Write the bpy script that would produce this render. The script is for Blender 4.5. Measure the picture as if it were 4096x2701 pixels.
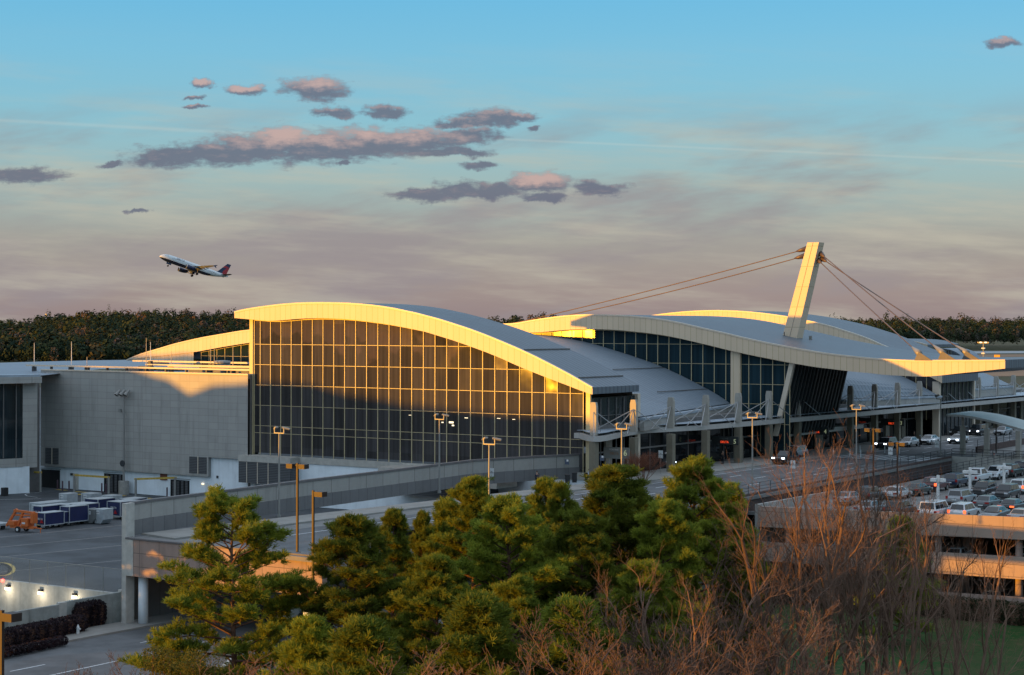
import bpy, math, random
import numpy as np
from mathutils import Vector, Matrix
# World frame: x = p (along the kerb, away), y = q (along the end facade, to the left), z up, departures road at z = 0.
for o in list(bpy.data.objects): bpy.data.objects.remove(o)
SC = bpy.context.scene
COL = SC.collection
# ---------------------------------------------------------------- camera
F = 7300.0; RL = 0.00255; CZ = 18.3
CAM = np.array([-185.2, -114.6, CZ])
FW = np.array([.829, .5592, 0.]); RT = np.array([.5592, -.829, 0.])
R3 = RT*math.cos(RL) + np.array([0, 0, math.sin(RL)])
U3 = -RT*math.sin(RL) + np.array([0, 0, math.cos(RL)])
cd = bpy.data.cameras.new('camera'); cam = bpy.data.objects.new('camera', cd); COL.objects.link(cam)
cd.sensor_width = 36; cd.lens = F/4096*36; cd.shift_y = -(1350.5-1299.2)/4096
cd.clip_start = 1; cd.clip_end = 20000
m = Matrix.Identity(4)
for i in range(3):
    m[i][0] = R3[i]; m[i][1] = U3[i]; m[i][2] = -FW[i]; m[i][3] = CAM[i]
cam.matrix_world = m
SC.camera = cam
# ---------------------------------------------------------------- sun, sky, exposure
SUN_EL = math.atan(.0215)
SD = Vector((-.854, .520, math.tan(SUN_EL))).normalized()      # towards the sun
sl = bpy.data.lights.new('sun', 'SUN'); sl.energy = 3.0; sl.angle = math.radians(.5); sl.color = (1, .43, .02)
so = bpy.data.objects.new('sun', sl); COL.objects.link(so)
so.rotation_euler = SD.to_track_quat('Z', 'Y').to_euler()
SC.view_settings.view_transform = 'Standard'; SC.view_settings.look = 'None'
SC.view_settings.exposure = 1.12; SC.view_settings.gamma = 1
SC.render.film_transparent = False
SC.cycles.max_bounces = 5; SC.cycles.diffuse_bounces = 2; SC.cycles.glossy_bounces = 2
SC.cycles.transmission_bounces = 2; SC.cycles.transparent_max_bounces = 6
SC.cycles.sample_clamp_indirect = 4
try: SC.cycles.use_denoising = True
except Exception: pass

class NT:
    def __init__(s, tree): s.t = tree; s.n = tree.nodes; s.l = tree.links
    def node(s, typ, **kw):
        n = s.n.new(typ)
        for k, v in kw.items(): setattr(n, k, v)
        return n
    def put(s, sock, v):
        if isinstance(v, bpy.types.NodeSocket): s.l.new(v, sock)
        elif v is not None:
            try: sock.default_value = v
            except Exception:
                sock.default_value = (*v, 1) if len(v) == 3 else v
    def m(s, op, a, b=None, c=None, clamp=False):
        n = s.node('ShaderNodeMath', operation=op, use_clamp=clamp)
        s.put(n.inputs[0], a)
        if b is not None: s.put(n.inputs[1], b)
        if c is not None: s.put(n.inputs[2], c)
        return n.outputs[0]
    def v(s, op, a, b=None):
        n = s.node('ShaderNodeVectorMath', operation=op)
        s.put(n.inputs[0], a)
        if b is not None: s.put(n.inputs[1], b)
        return n.outputs['Value'] if op in ('DOT_PRODUCT', 'LENGTH') else n.outputs[0]
    def mix(s, f, a, b, blend='MIX'):
        n = s.node('ShaderNodeMix', data_type='RGBA', blend_type=blend)
        s.put(n.inputs[0], f); s.put(n.inputs[6], a); s.put(n.inputs[7], b)
        return n.outputs[2]
    def noise(s, vec, scale, detail=3, rough=.55):
        n = s.node('ShaderNodeTexNoise'); s.put(n.inputs['Vector'], vec)
        n.inputs['Scale'].default_value = scale; n.inputs['Detail'].default_value = detail; n.inputs['Roughness'].default_value = rough
        return n.outputs['Fac']
    def ramp(s, f, stops):
        n = s.node('ShaderNodeValToRGB'); s.put(n.inputs[0], f)
        cr = n.color_ramp
        while len(cr.elements) < len(stops): cr.elements.new(.5)
        for e, (x, c) in zip(cr.elements, stops): e.position = x; e.color = (*c, 1)
        return n.outputs[0]
    def maprange(s, v, a, b, c=0., d=1., typ='SMOOTHSTEP'):
        n = s.node('ShaderNodeMapRange', interpolation_type=typ)
        s.put(n.inputs[0], v); 
        for i, x in enumerate((a, b, c, d)): n.inputs[1+i].default_value = x
        return n.outputs[0]
    def xyz(s, x, y, z):
        n = s.node('ShaderNodeCombineXYZ'); s.put(n.inputs[0], x); s.put(n.inputs[1], y); s.put(n.inputs[2], z); return n.outputs[0]
    def sep(s, v):
        n = s.node('ShaderNodeSeparateXYZ'); s.put(n.inputs[0], v); return n.outputs

def build_world():
    w = bpy.data.worlds.new('World'); SC.world = w; w.use_nodes = True
    T = NT(w.node_tree); T.n.clear()
    out = T.node('ShaderNodeOutputWorld'); bg = T.node('ShaderNodeBackground'); T.l.new(bg.outputs[0], out.inputs[0])
    sky = T.node('ShaderNodeTexSky'); sky.sky_type = 'NISHITA'; sky.sun_disc = False
    sky.sun_elevation = SUN_EL; sky.sun_rotation = math.atan2(SD.x, SD.y)
    sky.air_density = 1.0; sky.dust_density = 1.2; sky.ozone_density = 2.2; sky.altitude = 130
    d = T.node('ShaderNodeTexCoord').outputs['Generated']
    f = T.v('DOT_PRODUCT', d, tuple(FW)); r = T.v('DOT_PRODUCT', d, tuple(RT)); z = T.sep(d)[2]
    el = T.m('MULTIPLY', T.m('ARCSINE', z), 57.2958)
    # sky grade: cyan into mauve near the horizon; unseen upper sky brightened as fill
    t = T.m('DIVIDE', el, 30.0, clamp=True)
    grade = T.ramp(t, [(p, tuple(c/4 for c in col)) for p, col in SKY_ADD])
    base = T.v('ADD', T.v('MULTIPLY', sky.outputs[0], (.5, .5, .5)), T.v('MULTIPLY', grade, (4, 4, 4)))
    
    # high thin veil: soft streaks
    ff = T.m('MAXIMUM', f, .05)
    a = T.m('DIVIDE', r, ff); b = T.m('DIVIDE', z, ff)
    front = T.maprange(f, .3, .6)
    st = T.noise(T.xyz(T.m('MULTIPLY', a, 5), T.m('ADD', T.m('MULTIPLY', b, 40), T.m('MULTIPLY', a, 2)), 0), 1.3, 5, .6)
    veil = T.m('MULTIPLY', T.maprange(st, .42, .72), T.maprange(el, 9.5, 4.0, 0, .62))
    bl = T.noise(T.xyz(T.m('MULTIPLY', a, 5), T.m('ADD', T.m('MULTIPLY', b, 22), T.m('MULTIPLY', a, -3)), 3.3), 1.3, 5, .6)
    base = T.mix(T.m('MULTIPLY', T.maprange(bl, .42, .66), T.maprange(el, 7.6, 4.6, 0, .72)), base, tuple(c*SKY_G for c in (.285, .25, .265)))
    base = T.mix(veil, base, tuple(c*SKY_G for c in (.50, .47, .38)))
    # contrail
    def trail(x0, y0, x1, y1, wd, amt):
        a0, b0, a1, b1 = (x0-2048)/F, (1299.2-y0)/F, (x1-2048)/F, (1299.2-y1)/F
        sl_ = (b1-b0)/(a1-a0)
        dd = T.m('ABSOLUTE', T.m('SUBTRACT', T.m('SUBTRACT', b, b0), T.m('MULTIPLY', T.m('SUBTRACT', a, a0), sl_)))
        k = T.maprange(dd, wd/F, 0)
        k = T.m('MULTIPLY', k, T.maprange(a, min(a0, a1)-.004, min(a0, a1)+.012))
        return T.m('MULTIPLY', k, T.maprange(a, max(a0, a1)+.004, max(a0, a1)-.03, 0, amt))
    tr = T.m('ADD', trail(-400, 466, 1150, 545, 12, .13), trail(1950, 555, 4400, 655, 8, .13))
    base = T.mix(T.m('MULTIPLY', tr, front), base, tuple(c*SKY_G for c in (.72, .66, .55)))
    # clouds, by direction
    wv = T.xyz(a, b, 0)
    nw = T.noise(wv, 38, 6, .62); nw2 = T.noise(T.v('ADD', wv, (3.1, 1.7, 0)), 60, 6, .65)
    wx = T.m('MULTIPLY', T.m('SUBTRACT', nw, .5), .030); wy = T.m('MULTIPLY', T.m('SUBTRACT', nw2, .5), .011)
    wp = T.v('ADD', wv, T.xyz(wx, wy, 0))
    acc = None; lit = None
    for (x, y, rx, ry, warm) in CLOUDS:
        x *= 1.7225; y *= 1.7225; rx *= 1.7225*1.3; ry *= 1.7225*1.45
        c = ((x-2048)/F, (1299.2-y)/F, 0)
        v = T.v('MULTIPLY', T.v('SUBTRACT', wp, c), (F/rx, F/ry, 1))
        s = T.m('SUBTRACT', 1.0, T.v('LENGTH', v))
        up = T.m('MULTIPLY', T.m('ADD', T.sep(v)[1], warm), T.m('MAXIMUM', s, 0))
        acc = s if acc is None else T.m('SMOOTH_MAX', acc, s, .12)
        lit = up if lit is None else T.m('MAXIMUM', lit, up)
    n3 = T.noise(T.xyz(T.m('MULTIPLY', a, .8), T.m('MULTIPLY', b, 2.3), 0), 105, 6, .62)
    dens = T.maprange(T.m('ADD', acc, T.m('MULTIPLY', T.m('SUBTRACT', n3, .5), 1.3)), .02, .55)
    dens = T.m('MULTIPLY', T.m('MULTIPLY', dens, front), .9)
    lt = T.maprange(T.m('ADD', lit, T.m('MULTIPLY', T.m('SUBTRACT', n3, .5), .9)), .0, .55)
    cc = T.mix(lt, tuple(c*SKY_G for c in (.135, .150, .205)), tuple(c*SKY_G for c in (.52, .36, .33)))
    base = T.mix(dens, base, cc)
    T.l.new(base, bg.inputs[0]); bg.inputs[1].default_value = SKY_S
SKY_S = .12
SKY_G = 1/.24
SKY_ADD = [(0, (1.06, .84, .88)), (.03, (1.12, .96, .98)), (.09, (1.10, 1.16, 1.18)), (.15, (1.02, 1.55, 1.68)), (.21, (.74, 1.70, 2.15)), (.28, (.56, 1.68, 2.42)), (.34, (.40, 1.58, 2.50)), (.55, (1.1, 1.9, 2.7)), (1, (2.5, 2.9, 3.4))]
CLOUDS = [(735,207,80,24,.3),(570,211,48,12,.5),(468,197,22,11,.6),(450,228,24,5,.1),(458,250,32,5,.1),(770,262,46,13,.0),(890,262,58,14,-.1),
 (400,368,110,24,-.4),(500,358,120,28,-.2),(590,346,110,32,.05),(660,332,90,34,.5),(740,345,130,33,.1),(850,334,140,34,.25),(960,328,150,28,.2),(1080,316,90,18,-.1),
 (1060,288,60,12,-.1),(1130,277,80,21,.0),(1195,270,50,12,.1),(1236,298,16,7,-.3),(1112,383,42,10,-.8),(1050,352,95,11,-.8),(990,453,90,16,-.6),(1070,443,70,20,-.6),(1150,445,60,16,-.5),
 (1245,425,85,24,.45),(1270,458,60,10,-.6),(1390,438,58,16,-.3),(55,411,95,20,-.8),(255,384,30,7,-.8),(2325,97,44,11,.2),(800,378,20,7,-.8),(320,490,25,5,-.5)]
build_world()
# ---------------------------------------------------------------- helpers
def ray(x, y):
    a = (x-2048)/F; b = (1299.2-y)/F
    return FW + a*R3 + b*U3
def U(x, y, p=None, q=None, z=None, Y=None):
    d = ray(x, y)
    if p is not None: t = (p-CAM[0])/d[0]
    elif q is not None: t = (q-CAM[1])/d[1]
    elif z is not None: t = (z-CAM[2])/d[2]
    else: t = Y
    return Vector(CAM + d*t)
class MB:
    def __init__(s): s.v = []; s.f = []
    def quad(s, *pts):
        n = len(s.v); s.v += [tuple(p) for p in pts]; s.f.append(tuple(range(n, n+len(pts)))); return s
    def box(s, x0, x1, y0, y1, z0, z1):
        if x0 > x1: x0, x1 = x1, x0
        if y0 > y1: y0, y1 = y1, y0
        if z0 > z1: z0, z1 = z1, z0
        n = len(s.v)
        s.v += [(x0,y0,z0),(x1,y0,z0),(x1,y1,z0),(x0,y1,z0),(x0,y0,z1),(x1,y0,z1),(x1,y1,z1),(x0,y1,z1)]
        s.f += [(n,n+3,n+2,n+1),(n+4,n+5,n+6,n+7),(n,n+1,n+5,n+4),(n+1,n+2,n+6,n+5),(n+2,n+3,n+7,n+6),(n+3,n,n+4,n+7)]
        return s
    def obox(s, c, ax, ay, az):
        """oriented box: centre and three half-axis vectors"""
        c, ax, ay, az = map(Vector, (c, ax, ay, az)); n = len(s.v)
        for k in (-1, 1):
            for i, j in ((-1,-1),(1,-1),(1,1),(-1,1)): s.v.append(tuple(c+ax*i+ay*j+az*k))
        s.f += [(n,n+3,n+2,n+1),(n+4,n+5,n+6,n+7),(n,n+1,n+5,n+4),(n+1,n+2,n+6,n+5),(n+2,n+3,n+7,n+6),(n+3,n,n+4,n+7)]
        return s
    def tube(s, pts, r, n=6, cap=True):
        pts = [Vector(p) for p in pts]; rs = r if isinstance(r, (list, tuple)) else [r]*len(pts)
        base = len(s.v)
        for i, p in enumerate(pts):
            d = (pts[min(i+1, len(pts)-1)]-pts[max(i-1, 0)]).normalized()
            up = Vector((0,0,1)) if abs(d.z) < .95 else Vector((1,0,0))
            a = d.cross(up).normalized(); b = a.cross(d)
            for k in range(n):
                t = 2*math.pi*k/n; s.v.append(tuple(p+(a*math.cos(t)+b*math.sin(t))*rs[i]))
        for i in range(len(pts)-1):
            for k in range(n):
                a0 = base+i*n+k; a1 = base+i*n+(k+1) % n
                s.f.append((a0, a0+n, a1+n, a1))
        if cap:
            s.f.append(tuple(range(base, base+n))); s.f.append(tuple(range(base+(len(pts)-1)*n, base+len(pts)*n))[::-1])
        return s
    def prism(s, poly, z0, z1, axis='z'):
        """closed prism of a polygon; axis z: poly is (x,y); axis x: poly is (y,z); axis y: poly is (x,z)"""
        m = {'z': lambda a, b, c: (a, b, c), 'x': lambda a, b, c: (c, a, b), 'y': lambda a, b, c: (a, c, b)}[axis]
        n = len(poly); b = len(s.v)
        s.v += [m(a, c, z0) for a, c in poly]+[m(a, c, z1) for a, c in poly]
        s.f.append(tuple(range(b, b+n))[::-1]); s.f.append(tuple(range(b+n, b+2*n)))
        for i in range(n):
            j = (i+1) % n; s.f.append((b+i, b+j, b+n+j, b+n+i))
        return s
    def strip(s, A, B):
        """quads between two polylines of equal length"""
        b = len(s.v); n = len(A); s.v += [tuple(p) for p in A]+[tuple(p) for p in B]
        for i in range(n-1): s.f.append((b+i, b+i+1, b+n+i+1, b+n+i))
        return s
    def add(s, o, mat=None):
        b = len(s.v); s.v += [tuple(mat @ Vector(p)) for p in o.v] if mat else o.v
        s.f += [tuple(i+b for i in f) for f in o.f]; return s
    def build(s, name, mat, parent=None, smooth=False, bevel=0, fix=True):
        me = bpy.data.meshes.new(name)
        off = parent_loc(parent)
        me.from_pydata([(v[0]-off[0], v[1]-off[1], v[2]-off[2]) for v in s.v], [], s.f)
        if fix:
            import bmesh
            b = bmesh.new(); b.from_mesh(me); bmesh.ops.recalc_face_normals(b, faces=b.faces); b.to_mesh(me); b.free()
        me.materials.append(mat)
        if smooth: me.shade_smooth() if hasattr(me, 'shade_smooth') else me.polygons.foreach_set('use_smooth', [True]*len(me.polygons))
        o = bpy.data.objects.new(name, me); COL.objects.link(o)
        if parent: o.parent = parent
        if bevel:
            md = o.modifiers.new('bevel', 'BEVEL'); md.width = bevel; md.segments = 2; md.limit_method = 'ANGLE'
        return o
def parent_loc(p):
    l = Vector((0,0,0))
    while p is not None: l = l + p.location; p = p.parent
    return l
def npmesh(name, V, Fc, mat, parent=None):
    """fast mesh from numpy arrays; Fc is (n,3) or (n,4)"""
    me = bpy.data.meshes.new(name); k = Fc.shape[1]
    me.vertices.add(len(V)); me.vertices.foreach_set('co', np.ascontiguousarray(V, dtype=np.float32).ravel())
    me.loops.add(Fc.size); me.loops.foreach_set('vertex_index', np.ascontiguousarray(Fc, dtype=np.int32).ravel())
    me.polygons.add(len(Fc)); me.polygons.foreach_set('loop_start', np.arange(0, Fc.size, k, dtype=np.int32))
    try: me.polygons.foreach_set('loop_total', np.full(len(Fc), k, dtype=np.int32))
    except Exception: pass
    me.update(calc_edges=True); me.materials.append(mat)
    o = bpy.data.objects.new(name, me); COL.objects.link(o)
    if parent: o.parent = parent
    return o
def tag(o, label=None, cat=None, group=None, kind=None):
    if label: o['label'] = label
    if cat: o['category'] = cat
    if group: o['group'] = group
    if kind: o['kind'] = kind
    return o
def thing(name, loc, label, cat, group=None, rz=0):
    o = bpy.data.objects.new(name, None); COL.objects.link(o); o.location = loc; o.rotation_euler = (0, 0, rz)
    o.empty_display_size = .3
    return tag(o, label, cat, group)
def copy_tree(o, parent=None):
    c = o.copy(); COL.objects.link(c)
    if parent: c.parent = parent
    for ch in list(o.children): copy_tree(ch, c)
    return c
def structure(o): o['kind'] = 'structure'; return o
# ---------------------------------------------------------------- materials
def newmat(name):
    mt = bpy.data.materials.new(name); mt.use_nodes = True; T = NT(mt.node_tree)
    return mt, T, T.n['Principled BSDF']
def mat(name, col, rough=.6, metal=0, var=.12, vs=1.2, bump=0, bs=8, spec=.5, emit=None, es=0, dirt=0, coat=0):
    mt, T, B = newmat(name)
    geo = T.node('ShaderNodeTexCoord').outputs['Object']
    if var:
        n = T.noise(geo, vs, 5, .6)
        c = T.mix(T.maprange(n, .3, .7, 0, 1), tuple(x*(1-var) for x in col), tuple(min(1, x*(1+var)) for x in col))
        if dirt:
            st = T.noise(T.v('MULTIPLY', geo, (1.6, 1.6, .12)), 1.0, 4, .6)
            c = T.mix(T.maprange(st, .5, .75, 0, dirt), c, tuple(x*.45 for x in col))
        T.l.new(c, B.inputs['Base Color'])
    else: B.inputs['Base Color'].default_value = (*col, 1)
    B.inputs['Roughness'].default_value = rough; B.inputs['Metallic'].default_value = metal
    B.inputs['Specular IOR Level'].default_value = spec
    if coat: B.inputs['Coat Weight'].default_value = coat
    if bump:
        bn = T.node('ShaderNodeBump'); bn.inputs['Strength'].default_value = bump; bn.inputs['Distance'].default_value = .05
        T.l.new(T.noise(geo, bs, 4), bn.inputs['Height']); T.l.new(bn.outputs[0], B.inputs['Normal'])
    if emit:
        B.inputs['Emission Color'].default_value = (*emit, 1); B.inputs['Emission Strength'].default_value = es
    return mt
def seam_mat(name, col, seam, sx=0, sy=0, sz=0, ox=0, oy=0, oz=0, w=.045, rough=.5, metal=0, var=.06, panelvar=.05, dirt=0, spec=.4, vs=.5):
    """cladding with joints every sx / sy / sz metres and a small tone difference from panel to panel"""
    mt, T, B = newmat(name)
    geo = T.node('ShaderNodeNewGeometry').outputs['Position']; X = T.sep(geo)
    line = None; cell = []
    for i, (s, o) in enumerate(((sx, ox), (sy, oy), (sz, oz))):
        if not s: cell.append(0.0); continue
        t = T.m('DIVIDE', T.m('SUBTRACT', X[i], o), s)
        fr = T.m('SUBTRACT', t, T.m('FLOOR', t)); cell.append(T.m('FLOOR', t))
        l = T.m('LESS_THAN', fr, w/s)
        line = l if line is None else T.m('MAXIMUM', line, l)
    wn = T.node('ShaderNodeTexWhiteNoise'); T.l.new(T.xyz(*cell), wn.inputs['Vector'])
    n = T.noise(geo, vs, 5, .6)
    k = T.m('ADD', T.m('MULTIPLY', T.m('SUBTRACT', wn.outputs['Value'], .5), panelvar*2), T.m('MULTIPLY', T.m('SUBTRACT', n, .5), var*2))
    if dirt:
        st = T.noise(T.v('MULTIPLY', geo, (1.3, 1.3, .12)), 1.0, 5, .65)
        k = T.m('SUBTRACT', k, T.maprange(st, .48, .8, 0, dirt))
    c = T.v('MULTIPLY', tuple(col), T.xyz(*[T.m('ADD', 1.0, k)]*3))
    c = T.mix(line, c, tuple(seam)) if line is not None else c
    T.l.new(c, B.inputs['Base Color']); B.inputs['Roughness'].default_value = rough; B.inputs['Metallic'].default_value = metal
    B.inputs['Specular IOR Level'].default_value = spec
    return mt
def glass_mat(name, col, rough=.04, spec=.55, cy=1.83, cz=2.743, oz=1.88, cx=0, tilt=.012, var=.25):
    """dark solar glass: each pane leans by a hair and is a shade lighter or darker, so the reflection breaks from pane to pane"""
    mt, T, B = newmat(name)
    g = T.node('ShaderNodeNewGeometry'); X = T.sep(g.outputs['Position'])
    cells = [T.m('FLOOR', T.m('DIVIDE', X[0], cx)) if cx else 0.0, T.m('FLOOR', T.m('DIVIDE', X[1], cy)) if cy else 0.0, T.m('FLOOR', T.m('DIVIDE', T.m('SUBTRACT', X[2], oz), cz))]
    wn = T.node('ShaderNodeTexWhiteNoise'); T.l.new(T.xyz(*cells), wn.inputs['Vector'])
    k = T.m('ADD', 1-var, T.m('MULTIPLY', wn.outputs['Value'], 2*var))
    fold = T.noise(T.v('MULTIPLY', g.outputs['Position'], (1.5, 1.5, .04)), 1.6, 3, .5)
    k = T.m('MULTIPLY', k, T.maprange(fold, .3, .7, .75, 1.2))
    T.l.new(T.v('MULTIPLY', tuple(col), T.xyz(k, k, k)), B.inputs['Base Color'])
    wav = T.node('ShaderNodeTexNoise'); wav.inputs['Scale'].default_value = .35; T.l.new(g.outputs['Position'], wav.inputs['Vector'])
    off = T.v('ADD', T.v('MULTIPLY', T.v('SUBTRACT', wn.outputs['Color'], (.5,.5,.5)), (tilt,)*3), T.v('MULTIPLY', T.v('SUBTRACT', wav.outputs['Color'], (.5,.5,.5)), (tilt*1.4,)*3))
    T.l.new(T.v('NORMALIZE', T.v('ADD', g.outputs['Normal'], off)), B.inputs['Normal'])
    B.inputs['Roughness'].default_value = rough; B.inputs['Specular IOR Level'].default_value = spec
    return mt
M = {}
M['roof_low'] = seam_mat('low_standing_seam_roof', (.19,.235,.28), (.10,.13,.165), sx=.92, w=.16, rough=.5, metal=.1, var=.12, panelvar=.04, dirt=.1, vs=.22)
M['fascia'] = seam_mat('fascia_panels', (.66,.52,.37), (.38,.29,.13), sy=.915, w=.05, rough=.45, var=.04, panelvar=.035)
M['trim'] = mat('roof_trim', (.62,.53,.42), .4, var=.05)
M['roof'] = seam_mat('standing_seam_roof', (.125,.155,.185), (.055,.07,.09), sx=.92, w=.16, rough=.5, metal=.15, var=.14, panelvar=.04, dirt=.12, vs=.22)
M['roof_pale'] = seam_mat('pale_membrane_roof', (.19,.23,.28), (.13,.16,.20), sx=4.0, w=.12, rough=.5, metal=.2, var=.14, panelvar=.05, dirt=.15, vs=.2)
M['glass'] = glass_mat('hall_glass', (.052,.049,.052), spec=.6, tilt=.03, var=.32)
M['glass_dark'] = glass_mat('side_glass', (.016,.026,.032), cx=1.83, cy=0)
M['glass_hall'] = glass_mat('upper_hall_glass', (.012,.030,.040), spec=.12, rough=.10)
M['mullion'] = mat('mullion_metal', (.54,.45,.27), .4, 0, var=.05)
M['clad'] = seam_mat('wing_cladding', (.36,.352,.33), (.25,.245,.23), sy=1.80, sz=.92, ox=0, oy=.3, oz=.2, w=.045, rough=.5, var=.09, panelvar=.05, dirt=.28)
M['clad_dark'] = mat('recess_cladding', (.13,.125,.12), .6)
M['white_wall'] = mat('white_block_wall', (.76,.82,.86), .75, var=.06, dirt=.2, vs=.6)
M['ledge'] = mat('ledge_stone', (.42,.40,.36), .7, dirt=.2)
M['louver'] = seam_mat('louver', (.10,.105,.11), (.03,.03,.035), sz=.22, w=.08, rough=.5)
M['black'] = mat('dark_opening', (.008,.009,.010), .9, var=0)
M['concrete'] = mat('concrete', (.30,.29,.27), .8, var=.14, vs=1.5, dirt=.3, bump=.2)
M['conc_panel'] = seam_mat('precast_panels', (.34,.325,.30), (.13,.12,.11), sx=3.05, w=.07, rough=.8, var=.12, panelvar=.05, dirt=.22, vs=2.0)
M['conc_panel_y'] = seam_mat('precast_panels_pink', (.33,.235,.195), (.16,.12,.10), sy=2.3, sz=1.15, w=.06, rough=.8, var=.12, panelvar=.05, dirt=.22, vs=2.0)
M['conc_dark'] = seam_mat('wainscot_panels', (.17,.165,.165), (.09,.085,.085), sx=1.52, w=.06, rough=.8, var=.15, panelvar=.06, dirt=.2, vs=2.0)
M['coping'] = mat('coping', (.14,.13,.13), .7, dirt=.3)
M['pale_conc'] = mat('pale_concrete', (.46,.44,.40), .75, dirt=.3, vs=1.4)
M['asphalt'] = mat('asphalt', (.058,.066,.074), .85, var=.34, vs=.22, bump=.2, bs=20, dirt=.0)
M['road'] = mat('road_asphalt', (.105,.11,.115), .85, var=.24, vs=.35, bump=.2, bs=20)
M['deck'] = mat('road_concrete', (.17,.17,.165), .85, var=.24, vs=.3)
M['walk'] = mat('sidewalk_concrete', (.26,.25,.23), .85, var=.12, vs=.6)
M['line'] = mat('road_paint', (.62,.64,.66), .6, var=.2, vs=3)
M['yline'] = mat('yellow_paint', (.50,.34,.06), .6, var=.2, vs=3)
M['pole'] = mat('galvanised_steel', (.26,.255,.24), .5, .2, var=.06)
M['rust'] = mat('brown_steel', (.032,.015,.010), .55, var=.15, vs=3)
M['white'] = mat('white_paint', (.70,.71,.70), .5, var=.04)
M['mast'] = mat('mast_paint', (.34,.32,.28), .55, var=.06)
M['column'] = mat('column_stone', (.17,.15,.11), .8, var=.1)
M['steel'] = mat('stay_steel', (.36,.36,.36), .4, .5, var=0)
M['dark_steel'] = mat('dark_railing', (.035,.04,.045), .5, var=.1)
M['canopy_top'] = mat('canopy_roofing', (.30,.36,.42), .5, var=.15, vs=.6)
M['canopy_edge'] = mat('canopy_edge', (.42,.41,.39), .45, var=.06)
M['storefront'] = glass_mat('storefront_glass', (.012,.014,.016), cx=2.0, cy=0, cz=2.4, oz=0, spec=.3)
M['tan'] = mat('tan_panel', (.22,.19,.15), .7)
M['lamp_on'] = mat('lit_lamp', (.9,.8,.6), .5, var=0, emit=(1,.80,.48), es=4)
M['lamp_dim'] = mat('dim_lamp', (.9,.8,.6), .5, var=0, emit=(1,.80,.48), es=.8)
M['headlight_on'] = mat('lit_headlight', (.9,.9,.9), .3, var=0, emit=(.78,.88,1), es=3)
M['brick'] = mat('brown_wall', (.085,.055,.05), .85, var=.2, vs=2)
M['pink'] = seam_mat('garage_precast', (.36,.265,.215), (.17,.13,.11), sy=3.05, sz=1.2, oz=-.1, w=.06, rough=.85, var=.1, panelvar=.05, dirt=.2, vs=1.2)
def text(name, s, loc, rot, size, mt, parent=None, ext=.01, align='CENTER', sx=1):
    cu = bpy.data.curves.new(name, 'FONT'); cu.body = s; cu.size = size; cu.extrude = ext; cu.align_x = align; cu.align_y = 'CENTER'
    tmp = bpy.data.objects.new(name, cu); COL.objects.link(tmp)
    bpy.context.view_layer.update()
    me = bpy.data.meshes.new_from_object(tmp.evaluated_get(bpy.context.evaluated_depsgraph_get()))
    bpy.data.objects.remove(tmp)
    me.materials.clear(); me.materials.append(mt)
    o = bpy.data.objects.new(name, me); COL.objects.link(o)
    if parent: o.parent = parent; loc = Vector(loc)-parent_loc(parent)
    o.location = loc; o.rotation_euler = rot; o.scale = (sx, 1, 1)
    return o
# ---------------------------------------------------------------- terminal building
def prof(spec, p):
    """pixel profile -> list of (q, z) on the plane x = p, ordered by falling q"""
    out = []
    for (x0, y0, s, pts) in spec:
        for X, Y_ in pts:
            w = U(x0+X/s, y0+Y_/s, p=p); out.append((w.y, w.z))
    out.sort(key=lambda t: -t[0]); return out
def interp(pr, q):
    a = sorted(pr); return float(np.interp(q, [t[0] for t in a], [t[1] for t in a]))
def smooth_prof(pr, n=90):
    a = sorted(pr); qs = np.linspace(a[0][0], a[-1][0], n); zs = np.interp(qs, [t[0] for t in a], [t[1] for t in a])
    for _ in range(3):
        z2 = zs.copy(); z2[1:-1] = (zs[:-2]+2*zs[1:-1]+zs[2:])/4; zs = z2
    return [(float(q), float(z)) for q, z in zip(qs, zs)]
T_ = thing('terminal_building', (0, 0, 0), 'long airport terminal with wave shaped roofs, gold lit glass end hall and leaning pylon', 'building')
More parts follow.
